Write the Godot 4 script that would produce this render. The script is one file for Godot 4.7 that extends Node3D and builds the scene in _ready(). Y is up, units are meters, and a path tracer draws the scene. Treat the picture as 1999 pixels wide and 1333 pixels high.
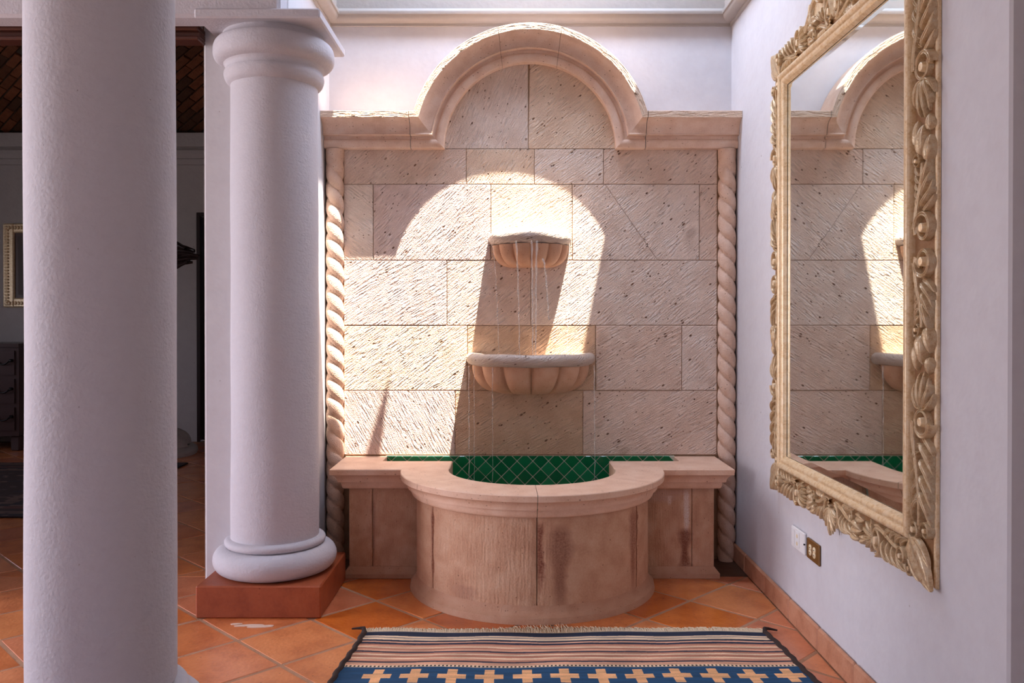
extends Node3D
# A fountain alcove with a carved mirror. x to the right, y up, depth runs along -z; V(x, y, depth).

const XL := -0.90      # left side of the alcove
const XR := 1.078      # right wall
const ZB := 4.115      # white wall behind the fountain
const ZP := 4.03       # face of the stone panel
const XC := 0.087      # middle of the fountain

class MB:
	var v := PackedVector3Array()
	var n := PackedVector3Array()
	var uv := PackedVector2Array()
	var ix := PackedInt32Array()
	var uvf = null
	func tri(a: Vector3, b: Vector3, c: Vector3) -> void:   # counter-clockwise seen from outside
		var nn := (b - a).cross(c - a)
		if nn.length_squared() < 1e-16:
			return
		nn = nn.normalized()
		var k := v.size()
		for p in [a, b, c]:
			v.append(p)
			n.append(nn)
			uv.append(uvf.call(p) if uvf != null else Vector2(p.x, p.y))
		ix.append_array([k, k + 2, k + 1])
	func tri_out(a: Vector3, b: Vector3, c: Vector3, cen: Vector3) -> void:
		if (b - a).cross(c - a).dot((a + b + c) / 3.0 - cen) < 0.0:
			tri(a, c, b)
		else:
			tri(a, b, c)
	func quad_out(a: Vector3, b: Vector3, c: Vector3, d: Vector3, cen: Vector3) -> void:
		tri_out(a, b, c, cen)
		tri_out(a, c, d, cen)
	func grid(rows: Array, flip := false, uvs: Array = []) -> void:   # rows of points; smooth normals
		var h := rows.size()
		var w: int = rows[0].size()
		var k := v.size()
		var acc := PackedVector3Array()
		acc.resize(w * h)
		var s := -1.0 if flip else 1.0
		for j in h - 1:
			for i in w - 1:
				var a: Vector3 = rows[j][i]
				var b: Vector3 = rows[j][i + 1]
				var c: Vector3 = rows[j + 1][i + 1]
				var d: Vector3 = rows[j + 1][i]
				var nn := (c - a).cross(d - b) * s
				acc[j * w + i] += nn
				acc[j * w + i + 1] += nn
				acc[(j + 1) * w + i + 1] += nn
				acc[(j + 1) * w + i] += nn
				var q := k + j * w + i
				if flip:
					ix.append_array([q, q + 1, q + w + 1, q, q + w + 1, q + w])
				else:
					ix.append_array([q, q + w + 1, q + 1, q, q + w, q + w + 1])
		# close seams: same first and last point share a normal
		for j in h:
			if rows[j][0].distance_squared_to(rows[j][w - 1]) < 1e-10:
				var m := acc[j * w] + acc[j * w + w - 1]
				acc[j * w] = m
				acc[j * w + w - 1] = m
		for j in h:
			for i in w:
				var p: Vector3 = rows[j][i]
				v.append(p)
				n.append(acc[j * w + i].normalized() if acc[j * w + i].length_squared() > 1e-20 else Vector3.UP)
				if uvs.size():
					uv.append(uvs[j][i])
				else:
					uv.append(uvf.call(p) if uvf != null else Vector2(p.x, p.y))
	func box(lo: Vector3, hi: Vector3, bev := 0.004, t := Transform3D()) -> void:
		var c := (lo + hi) / 2.0
		var h := (hi - lo).abs() / 2.0
		var b: float = min(bev, min(h.x, min(h.y, h.z)) * 0.9)
		var cen := t * c
		var P := func(sx: float, sy: float, sz: float, ax: int) -> Vector3:
			var q := Vector3(sx * (h.x - (0.0 if ax == 0 else b)), sy * (h.y - (0.0 if ax == 1 else b)), sz * (h.z - (0.0 if ax == 2 else b)))
			return t * (c + q)
		for s in [-1.0, 1.0]:
			quad_out(P.call(s, -1, -1, 0), P.call(s, 1, -1, 0), P.call(s, 1, 1, 0), P.call(s, -1, 1, 0), cen)
			quad_out(P.call(-1, s, -1, 1), P.call(1, s, -1, 1), P.call(1, s, 1, 1), P.call(-1, s, 1, 1), cen)
			quad_out(P.call(-1, -1, s, 2), P.call(1, -1, s, 2), P.call(1, 1, s, 2), P.call(-1, 1, s, 2), cen)
		if b <= 0.0:
			return
		for s in [-1.0, 1.0]:
			for r in [-1.0, 1.0]:
				quad_out(P.call(-1, s, r, 1), P.call(1, s, r, 1), P.call(1, s, r, 2), P.call(-1, s, r, 2), cen)
				quad_out(P.call(s, -1, r, 0), P.call(s, 1, r, 0), P.call(s, 1, r, 2), P.call(s, -1, r, 2), cen)
				quad_out(P.call(s, r, -1, 0), P.call(s, r, 1, 0), P.call(s, r, 1, 1), P.call(s, r, -1, 1), cen)
				for q in [-1.0, 1.0]:
					tri_out(P.call(s, r, q, 0), P.call(s, r, q, 1), P.call(s, r, q, 2), cen)
	func prism(poly_in: PackedVector2Array, to3: Callable, h0: float, h1: float, bev: float) -> void:   # convex outline, bevelled top edge
		var poly := poly_in.duplicate()
		if Geometry2D.is_polygon_clockwise(poly):
			poly.reverse()
		var m := poly.size()
		var mid := Vector2.ZERO
		for p in poly:
			mid += p / m
		var inn := PackedVector2Array()
		for i in m:
			var a := poly[(i + m - 1) % m]
			var b := poly[i]
			var c := poly[(i + 1) % m]
			var e1 := (b - a).normalized()
			var e2 := (c - b).normalized()
			var n1 := Vector2(-e1.y, e1.x)
			var n2 := Vector2(-e2.y, e2.x)
			var k := (n1 + n2) / maxf(0.35, 1.0 + n1.dot(n2))
			inn.append(b + k * bev)
		var cen: Vector3 = to3.call(mid, (h0 + h1) / 2.0)
		for i in m:
			var j := (i + 1) % m
			quad_out(to3.call(inn[i], h1), to3.call(inn[j], h1), to3.call(poly[j], h1 - bev), to3.call(poly[i], h1 - bev), cen)
			quad_out(to3.call(poly[i], h1 - bev), to3.call(poly[j], h1 - bev), to3.call(poly[j], h0), to3.call(poly[i], h0), cen)
			if i > 0 and i < m - 1:
				tri_out(to3.call(inn[0], h1), to3.call(inn[i], h1), to3.call(inn[j], h1), cen)
				tri_out(to3.call(poly[0], h0), to3.call(poly[i], h0), to3.call(poly[j], h0), cen)
	func mesh() -> ArrayMesh:
		var a := []
		a.resize(Mesh.ARRAY_MAX)
		a[Mesh.ARRAY_VERTEX] = v
		a[Mesh.ARRAY_NORMAL] = n
		a[Mesh.ARRAY_TEX_UV] = uv
		a[Mesh.ARRAY_INDEX] = ix
		var m := ArrayMesh.new()
		m.add_surface_from_arrays(Mesh.PRIMITIVE_TRIANGLES, a)
		return m

var rng := RandomNumberGenerator.new()
var M := {}

func V(x: float, y: float, d: float) -> Vector3:
	return Vector3(x, y, -d)

func obj(called: String, mb: MB, mat: Material, parent: Node = self) -> MeshInstance3D:
	var o := MeshInstance3D.new()
	o.name = called
	o.mesh = mb.mesh()
	o.material_override = mat
	parent.add_child(o, true)
	return o

func tag(o: Node, label: String, category := "", group := "", kind := "") -> Node:
	if label != "": o.set_meta("label", label)
	if category != "": o.set_meta("category", category)
	if group != "": o.set_meta("group", group)
	if kind != "": o.set_meta("kind", kind)
	return o

func thing(called: String, label: String, category: String, at := Vector3.ZERO, group := "") -> Node3D:
	var o := Node3D.new()
	o.name = called
	o.position = at
	add_child(o, true)
	tag(o, label, category, group)
	return o

func struct(called: String, mb: MB, mat: Material, label := "", category := "") -> MeshInstance3D:
	var o := obj(called, mb, mat)
	tag(o, label, category, "", "structure")
	return o

func bx(mb: MB, x0: float, x1: float, y0: float, y1: float, d0: float, d1: float, bev := 0.004) -> MB:
	mb.box(V(min(x0, x1), min(y0, y1), max(d0, d1)), V(max(x0, x1), max(y0, y1), min(d0, d1)), bev)
	return mb

func boxmesh(x0: float, x1: float, y0: float, y1: float, d0: float, d1: float, bev := 0.004) -> MB:
	return bx(MB.new(), x0, x1, y0, y1, d0, d1, bev)

# ---------------------------------------------------------------- profiles, sweeps
func arcpts(a: Vector2, c: Vector2, b: Vector2, k: int) -> PackedVector2Array:   # quadratic curve
	var r := PackedVector2Array()
	for i in k + 1:
		var t := float(i) / k
		r.append(a.lerp(c, t).lerp(c.lerp(b, t), t))
	return r

func pv(list: Array) -> PackedVector2Array:
	var r := PackedVector2Array()
	for q in list:
		r.append(q)
	return r

# turns profile runs (radius, height) round an upright axis; bump(angle, run, t) scales the radius
func lathe(mb: MB, runs: Array, at: Vector3, k: int, a0 := 0.0, a1 := TAU, bump = null) -> void:
	for ri in runs.size():
		var run: PackedVector2Array = runs[ri]
		var rows := []
		var uvs := []
		for j in run.size():
			var row := PackedVector3Array()
			var ur := PackedVector2Array()
			for i in k + 1:
				var a := lerpf(a0, a1, float(i) / k)
				var r := run[j].x
				var y := run[j].y
				if bump != null:
					r *= bump.call(a, ri, float(j) / maxi(1, run.size() - 1))
				row.append(at + Vector3(-cos(a) * r, y, sin(a) * r))   # a = 0 left, PI/2 towards the camera, PI right
				ur.append(Vector2(a * run[0].x, y))
			rows.append(row)
			uvs.append(ur)
		mb.grid(rows, run[0].y > run[run.size() - 1].y or (run[0].y == run[run.size() - 1].y and run[0].x < run[run.size() - 1].x), uvs)

func tube(mb: MB, pts: Array, radii: Array, k := 6) -> void:
	var rows := []
	var up := Vector3(0.31, 0.9, 0.27).normalized()
	for j in pts.size():
		var t: Vector3 = (pts[mini(j + 1, pts.size() - 1)] - pts[maxi(j - 1, 0)]).normalized()
		var s := t.cross(up).normalized()
		var q := s.cross(t)
		var row := PackedVector3Array()
		for i in k + 1:
			var a := TAU * i / k
			row.append(pts[j] + (s * cos(a) + q * sin(a)) * radii[mini(j, radii.size() - 1)])
		rows.append(row)
	mb.grid(rows, true)
	for e in [0, pts.size() - 1]:
		for i in k:
			if e == 0:
				mb.tri(pts[0], rows[0][i], rows[0][i + 1])
			else:
				mb.tri(pts[e], rows[e][i + 1], rows[e][i])

# ---------------------------------------------------------------- textures
func nz(w: int, h: int, freq: float, sd: int, oct := 3, stretch := 1, type := FastNoiseLite.TYPE_SIMPLEX_SMOOTH) -> PackedByteArray:
	var n := FastNoiseLite.new()
	n.noise_type = type
	n.seed = sd
	n.frequency = freq
	n.fractal_octaves = oct
	var im := n.get_seamless_image(w / stretch, h)
	if stretch > 1:
		im.resize(w, h, Image.INTERPOLATE_CUBIC)
	im.convert(Image.FORMAT_L8)
	return im.get_data()

func tex(w: int, h: int, fmt: int, data: PackedByteArray) -> ImageTexture:
	return ImageTexture.create_from_image(Image.create_from_data(w, h, false, fmt, data))

func mat(c: Color, rough := 0.8, metal := 0.0) -> StandardMaterial3D:
	var m := StandardMaterial3D.new()
	m.albedo_color = c
	m.roughness = rough
	m.metallic = metal
	return m

func tri_map(m: StandardMaterial3D, scale: float, color: Texture2D, height: Texture2D = null, deep := 0.1) -> StandardMaterial3D:
	m.uv1_triplanar = true
	m.uv1_world_triplanar = true
	m.uv1_triplanar_sharpness = 6.0
	m.uv1_scale = Vector3.ONE * scale
	m.albedo_texture = color
	if height:
		m.heightmap_enabled = true
		m.heightmap_texture = height
		m.heightmap_scale = deep
	return m

func ramp(noise: PackedByteArray, fine: PackedByteArray, mixf: float, c0: Color, c1: Color, c2: Color) -> PackedByteArray:
	var out := PackedByteArray()
	out.resize(noise.size() * 3)
	var lut := PackedByteArray()
	for i in 256:
		var t := i / 255.0
		var c := c0.lerp(c1, t * 2.0) if t < 0.5 else c1.lerp(c2, t * 2.0 - 1.0)
		lut.append_array([c.r8, c.g8, c.b8])
	var a := 1.0 - mixf
	for i in noise.size():
		var k := int(clampf(noise[i] * a + fine[i] * mixf, 0.0, 255.0)) * 3
		out[i * 3] = lut[k]
		out[i * 3 + 1] = lut[k + 1]
		out[i * 3 + 2] = lut[k + 2]
	return out

func pit(hgt: PackedByteArray, col: PackedByteArray, w: int, h: int, x: int, y: int, r: float, dark: float, sx := 1.0) -> void:
	var k := int(ceil(r * maxf(1.0, sx))) + 1
	for j in range(-k, k + 1):
		for i in range(-k, k + 1):
			var d := sqrt((i / sx) ** 2 + j * j) / r
			if d < 1.0:
				var t := minf(1.0, (1.0 - d) * 2.0)
				var q := posmod(y + j, h) * w + posmod(x + i, w)
				if hgt.size(): hgt[q] = int(hgt[q] * (1.0 - t))
				for c in 3:
					col[q * 3 + c] = int(col[q * 3 + c] * (1.0 - t * dark * [0.75, 0.9, 1.0][c]))

func make_materials() -> void:
	# dressed stone with chisel strokes along u, one metre to a tile
	var S := 1024
	var st := nz(S, S, 0.085, 11, 2, 8)
	var s2 := nz(S, S, 0.11, 12, 2, 4)
	var fn := nz(S, S, 0.16, 13, 2)
	var lo := nz(S, S, 0.006, 14, 4)
	var gate := nz(S, S, 0.012, 15, 2)
	var hg := PackedByteArray()
	hg.resize(S * S)
	for i in S * S:
		var t: float = st[i] / 255.0
		t = clampf((t - 0.26) * 2.6, 0.0, 1.0)
		var g: float = clampf((gate[i] - 60.0) / 120.0, 0.25, 1.0)
		hg[i] = int(clampf(110.0 + (t * 95.0 + s2[i] * 0.28 - 85.0) * g + fn[i] * 0.22 - 20.0, 0.0, 255.0))
	var col := ramp(lo, fn, 0.3, Color8(214, 188, 170), Color8(230, 209, 193), Color8(238, 223, 211))
	for i in S * S:   # grime lies in the cuts
		var dk := 0.92 + 0.10 * clampf((hg[i] - 60.0) / 100.0, 0.0, 0.8)
		for c in 3:
			col[i * 3 + c] = int(col[i * 3 + c] * dk)
	rng.seed = 5
	for i in 420:
		var r := rng.randf_range(1.3, 2.6) if rng.randf() < 0.8 else rng.randf_range(2.6, 5.5)
		pit(hg, col, S, S, rng.randi() % S, rng.randi() % S, r, rng.randf_range(0.35, 0.75), rng.randf_range(1.0, 2.2))
	for i in 10:   # rusty blotches
		pit(PackedByteArray(), col, S, S, rng.randi() % S, rng.randi() % S, rng.randf_range(8, 30), 0.07, 1.3)
	var tc := tex(S, S, Image.FORMAT_RGB8, col)
	var th := tex(S, S, Image.FORMAT_L8, hg)
	M.blocks = []
	for c in [Color(1, 1, 1), Color(0.98, 0.95, 0.93), Color(1.0, 0.97, 0.92), Color(0.93, 0.86, 0.78), Color(0.96, 0.93, 0.94)]:
		var m := mat(c, 0.92)
		m.albedo_texture = tc
		m.heightmap_enabled = true
		m.heightmap_texture = th
		m.heightmap_scale = 0.95
		M.blocks.append(m)
	# smooth-sawn stone for mouldings and ledges
	var P := 512
	var a := nz(P, P, 0.012, 21, 4)
	var b := nz(P, P, 0.14, 22, 2)
	var c2 := ramp(a, b, 0.3, Color8(212, 175, 151), Color8(228, 196, 174), Color8(236, 212, 195))
	var h2 := b.duplicate()
	for i in h2.size():
		h2[i] = int(150 + (b[i] - 128) * 0.35 + (a[i] - 128) * 0.2)
	for i in 240:
		pit(h2, c2, P, P, rng.randi() % P, rng.randi() % P, rng.randf_range(0.8, 1.9), rng.randf_range(0.2, 0.6), rng.randf_range(1.0, 1.8))
	var t2 := tex(P, P, Image.FORMAT_RGB8, c2)
	var th2 := tex(P, P, Image.FORMAT_L8, h2)
	M.stone = tri_map(mat(Color(1, 1, 1), 0.9), 1.6, t2, th2, 0.15)
	M.stone_rope = tri_map(mat(Color(0.99, 0.98, 0.97), 0.92), 2.2, t2, th2, 0.45)
	M.stone_fascia = M.blocks[2]
	M.stone_ledge = tri_map(mat(Color(1.0, 0.96, 0.92), 0.55), 1.3, t2, th2, 0.12)
	M.stone_bowl = tri_map(mat(Color(0.90, 0.82, 0.75), 0.6), 1.9, t2, th2, 0.12)
	M.stone_foot = tri_map(mat(Color(0.84, 0.75, 0.68), 0.8), 1.9, t2, th2, 0.2)
	M.mortar = tri_map(mat(Color(0.66, 0.62, 0.55), 0.95), 2.0, t2, th2, 0.2)
	var rim := mat(Color(0.86, 0.86, 0.86), 0.38)
	rim.albedo_texture = tc
	rim.heightmap_enabled = true
	rim.heightmap_texture = th
	rim.heightmap_scale = 0.5
	M.rim = rim
	# plaster
	var pa := nz(P, P, 0.018, 31, 3)
	var pb := nz(P, P, 0.055, 32, 3)
	var ph := PackedByteArray()
	ph.resize(P * P)
	for i in P * P:
		ph[i] = int(clampf(pa[i] * 0.45 + pb[i] * 0.55, 0, 255))
	var pc := ramp(pa, pb, 0.4, Color8(246, 244, 245), Color8(251, 250, 251), Color8(255, 255, 255))
	for i in 6:
		pit(ph, pc, P, P, rng.randi() % P, rng.randi() % P, rng.randf_range(1.0, 2.4), 0.3)
	var pt := tex(P, P, Image.FORMAT_RGB8, pc)
	var pht := tex(P, P, Image.FORMAT_L8, ph)
	M.plaster = tri_map(mat(Color8(208, 206, 208), 0.85), 0.9, pt, pht, 0.10)
	M.plaster_column = tri_map(mat(Color8(196, 192, 196), 0.8), 2.8, pt, pht, 0.15)
	M.plaster_trim = tri_map(mat(Color8(176, 168, 160), 0.85), 1.3, pt, pht, 0.15)
	M.plaster_room = tri_map(mat(Color8(204, 198, 194), 0.9), 0.9, pt, pht, 0.3)
	# fired clay
	var fa := nz(P, P, 0.010, 41, 4)
	var fb := nz(P, P, 0.09, 42, 3)
	var fc := ramp(fa, fb, 0.28, Color8(205, 176, 158), Color8(240, 222, 208), Color8(255, 246, 238))
	for i in 70:
		pit(PackedByteArray(), fc, P, P, rng.randi() % P, rng.randi() % P, rng.randf_range(0.8, 2.2), 0.35)
	var ft := tex(P, P, Image.FORMAT_RGB8, fc)
	var fh := tex(P, P, Image.FORMAT_L8, fb)
	M.tiles = []
	for c in [Color8(228, 150, 100), Color8(220, 138, 86), Color8(232, 160, 116), Color8(228, 142, 78), Color8(212, 134, 96), Color8(230, 154, 100), Color8(222, 146, 108)]:
		var m := tri_map(mat(c, 0.34), 1.1, ft, fh, 0.08)
		m.clearcoat_enabled = true
		m.clearcoat = 0.35
		m.clearcoat_roughness = 0.22
		M.tiles.append(m)
	M.wet_tiles = []
	for c in [Color8(226, 132, 58), Color8(216, 120, 48), Color8(230, 144, 80), Color8(208, 112, 46)]:
		var m := tri_map(mat(c, 0.24), 1.1, ft, fh, 0.06)
		m.clearcoat_enabled = true
		m.clearcoat = 0.6
		m.clearcoat_roughness = 0.12
		M.wet_tiles.append(m)
	M.skirting = tri_map(mat(Color8(202, 154, 126), 0.55), 1.7, ft, fh, 0.1)
	M.plinth = tri_map(mat(Color8(166, 88, 52), 0.45), 1.2, ft, fh, 0.05)
	M.grout = tri_map(mat(Color8(196, 170, 146), 0.9), 2.0, t2, th2, 0.2)
	M.cement = tri_map(mat(Color8(112, 92, 76), 0.8), 2.0, t2, th2, 0.2)
	M.bricks = []
	for c in [Color8(132, 84, 54), Color8(112, 70, 42), Color8(146, 92, 60), Color8(92, 62, 42)]:
		M.bricks.append(tri_map(mat(c, 0.9), 2.0, ft, fh, 0.3))
	M.brick_mortar = mat(Color8(84, 68, 54), 0.95)
	# glazed green tiles
	M.glaze = []
	for c in [Color8(22, 122, 76), Color8(16, 108, 66), Color8(30, 132, 84), Color8(18, 114, 68)]:
		var m := mat(c, 0.14)
		M.glaze.append(m)
	M.glaze_grout = mat(Color8(206, 210, 190), 0.8)
	# silver and gold leaf over brown bole
	var ga := nz(P, P, 0.03, 51, 4)
	var gb := nz(P, P, 0.12, 52, 2)
	var gc := ramp(ga, gb, 0.4, Color8(206, 166, 118), Color8(246, 226, 190), Color8(255, 249, 236))
	M.gilt = tri_map(mat(Color(1, 0.98, 0.95), 0.30, 0.28), 3.2, tex(P, P, Image.FORMAT_RGB8, gc), tex(P, P, Image.FORMAT_L8, gb), 0.05)
	M.gilt_ground = tri_map(mat(Color(0.58, 0.46, 0.36), 0.5, 0.1), 2.0, tex(P, P, Image.FORMAT_RGB8, gc))
	M.gilt_flat = tri_map(mat(Color(0.90, 0.86, 0.81), 0.36, 0.2), 2.0, tex(P, P, Image.FORMAT_RGB8, gc))
	M.mirror = mat(Color8(232, 236, 232), 0.02, 1.0)
	M.wood = mat(Color8(74, 34, 20), 0.4)
	M.black_wood = mat(Color8(54, 40, 38), 0.3)
	M.chest = mat(Color8(82, 62, 60), 0.28)
	M.dark = mat(Color8(18, 16, 16), 0.8)
	M.iron = mat(Color8(40, 38, 38), 0.35, 0.7)
	M.white_plastic = mat(Color8(232, 230, 228), 0.35)
	M.cream_plastic = mat(Color8(226, 206, 168), 0.4)
	M.brown_plate = mat(Color8(126, 88, 44), 0.4, 0.3)
	var wt := mat(Color(1.0, 0.99, 0.97, 0.24), 0.35)
	wt.transparency = BaseMaterial3D.TRANSPARENCY_ALPHA
	M.stream = wt
	var pool := mat(Color(0.75, 0.9, 0.85, 0.12), 0.03)
	pool.transparency = BaseMaterial3D.TRANSPARENCY_ALPHA
	M.water = pool

# picture of a stone face u metres wide: mottling, upright tool marks, stains [u, half width, v from, v to, colour, strength]
func stone_face(w: int, h: int, sd: int, across: float, marks: Array, rough: float) -> StandardMaterial3D:
	var lo := nz(w, h, 0.012, sd, 4)
	var fi := nz(w, h, 0.15, sd + 1, 2)
	var up := nz(h, w, 0.10, sd + 2, 2, 8)   # turned below: streaks run along v
	var col := ramp(lo, fi, 0.3, Color8(182, 134, 104), Color8(202, 158, 127), Color8(215, 178, 149))
	var hg := PackedByteArray()
	hg.resize(w * h)
	for y in h:
		for x in w:
			hg[y * w + x] = int(clampf(up[x * h + y] * 0.6 + fi[y * w + x] * 0.4, 0, 255))
	var px := w / across
	for s in marks:
		var c: Color = s[4]
		for y in range(int(s[2] * h), int(s[3] * h)):
			var t: float = float(y - s[2] * h) / ((s[3] - s[2]) * h)
			var wob := (lo[y * w + int(s[0] * px) % w] - 128) / 128.0
			var hw: float = s[1] * px * (1.0 + 0.8 * wob) * (1.0 - 0.35 * t)
			var mx: float = s[0] * px + wob * 3.0
			for x in range(maxi(0, int(mx - hw * 1.6)), mini(w, int(mx + hw * 1.6))):
				var k: float = clampf((1.6 - absf(x - mx) / hw) * 0.9, 0, 1) * s[5] * clampf((1.0 - t) * 3.0, 0, 1) * clampf(t * 9.0, 0, 1) * (0.4 + 0.6 * fi[y * w + x] / 128.0)
				k = clampf(k, 0, 1)
				var q := (y * w + x) * 3
				col[q] = int(lerpf(col[q], c.r8, k))
				col[q + 1] = int(lerpf(col[q + 1], c.g8, k))
				col[q + 2] = int(lerpf(col[q + 2], c.b8, k))
	for i in w * h / 2600:
		pit(hg, col, w, h, rng.randi() % w, rng.randi() % h, rng.randf_range(0.8, 1.8), 0.45)
	var m := mat(Color(1, 1, 1), rough)
	m.albedo_texture = tex(w, h, Image.FORMAT_RGB8, col)
	m.heightmap_enabled = true
	m.heightmap_texture = tex(w, h, Image.FORMAT_L8, hg)
	m.heightmap_scale = 0.28
	return m

# ---------------------------------------------------------------- the room
func rect(x0: float, y0: float, x1: float, y1: float) -> PackedVector2Array:
	return pv([Vector2(x0, y0), Vector2(x1, y0), Vector2(x1, y1), Vector2(x0, y1)])

func build_floor() -> void:
	var bed := struct("floor", boxmesh(-6.2, 2.7, -0.2, -0.0018, -2.5, 8.2, 0.0), M.grout, "terracotta tile floor laid diagonally with pale grout", "floor")
	var cm := boxmesh(XL, XR - 0.001, -0.0035, 0.001, 3.765, ZB, 0.0)
	obj("cement_strip", cm, M.cement, bed)
	build_smear(bed)
	var pitch := 0.3048
	var regions := [rect(-2.55, 2.36, 1.062, 3.76), rect(-4.9, 3.76, -1.28, 7.95)]
	var o := Vector2(-0.992, 3.006)
	var e1 := Vector2(1, 1).normalized() * pitch
	var e2 := Vector2(1, -1).normalized() * pitch
	var to3 := func(p: Vector2, h: float) -> Vector3: return V(p.x, h, p.y)
	rng.seed = 77
	for i in range(-16, 17):
		for j in range(-22, 18):
			var c := o + e1 * (i + 0.5) + e2 * (j + 0.5)
			var g := 0.0062
			var q := pv([c - e1 * 0.5 - e2 * 0.5 + (e1 + e2).normalized() * g * 1.4, c + e1 * 0.5 - e2 * 0.5 + (e2 - e1).normalized() * g * 1.4, c + e1 * 0.5 + e2 * 0.5 - (e1 + e2).normalized() * g * 1.4, c - e1 * 0.5 + e2 * 0.5 + (e1 - e2).normalized() * g * 1.4])
			for k in 2:
				for part in Geometry2D.intersect_polygons(q, regions[k]):
					var area := 0.0
					for t in part.size():
						area += part[t].cross(part[(t + 1) % part.size()])
					if absf(area) < 0.004:
						continue
					var mb := MB.new()
					mb.prism(part, to3, -0.003, 0.0 + rng.randf_range(-0.0008, 0.0008), 0.003)
					obj("floor_tile", mb, M.wet_tiles[rng.randi() % 4] if Vector2((c.x - XC) * 0.9, c.y - 3.75).length() < 0.80 and c.y < 3.8 else M.tiles[rng.randi() % M.tiles.size()], bed)

func build_smear(bed: Node) -> void:
	rng.seed = 12
	var mb := MB.new()
	for q in [[-0.985, 3.155, 0.045, 0.012], [-0.955, 3.140, 0.050, 0.010], [-1.02, 3.150, 0.03, 0.010], [-0.93, 3.150, 0.03, 0.008], [-1.05, 3.168, 0.022, 0.008]]:
		var p := PackedVector2Array()
		for k in 14:
			var a := TAU * k / 14.0
			p.append(Vector2(q[0] + cos(a) * q[2] * rng.randf_range(0.8, 1.1) + sin(a) * q[3], q[1] + sin(a) * q[3] * rng.randf_range(0.8, 1.15)))
		mb.prism(p, func(v2: Vector2, h: float) -> Vector3: return V(v2.x, h, v2.y), 0.0, 0.0016 + rng.randf() * 0.0004, 0.0006)
	tag(obj("plaster_smear", mb, mat(Color8(222, 190, 168), 0.6), bed), "pale smear of dried plaster on a floor tile")

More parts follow.
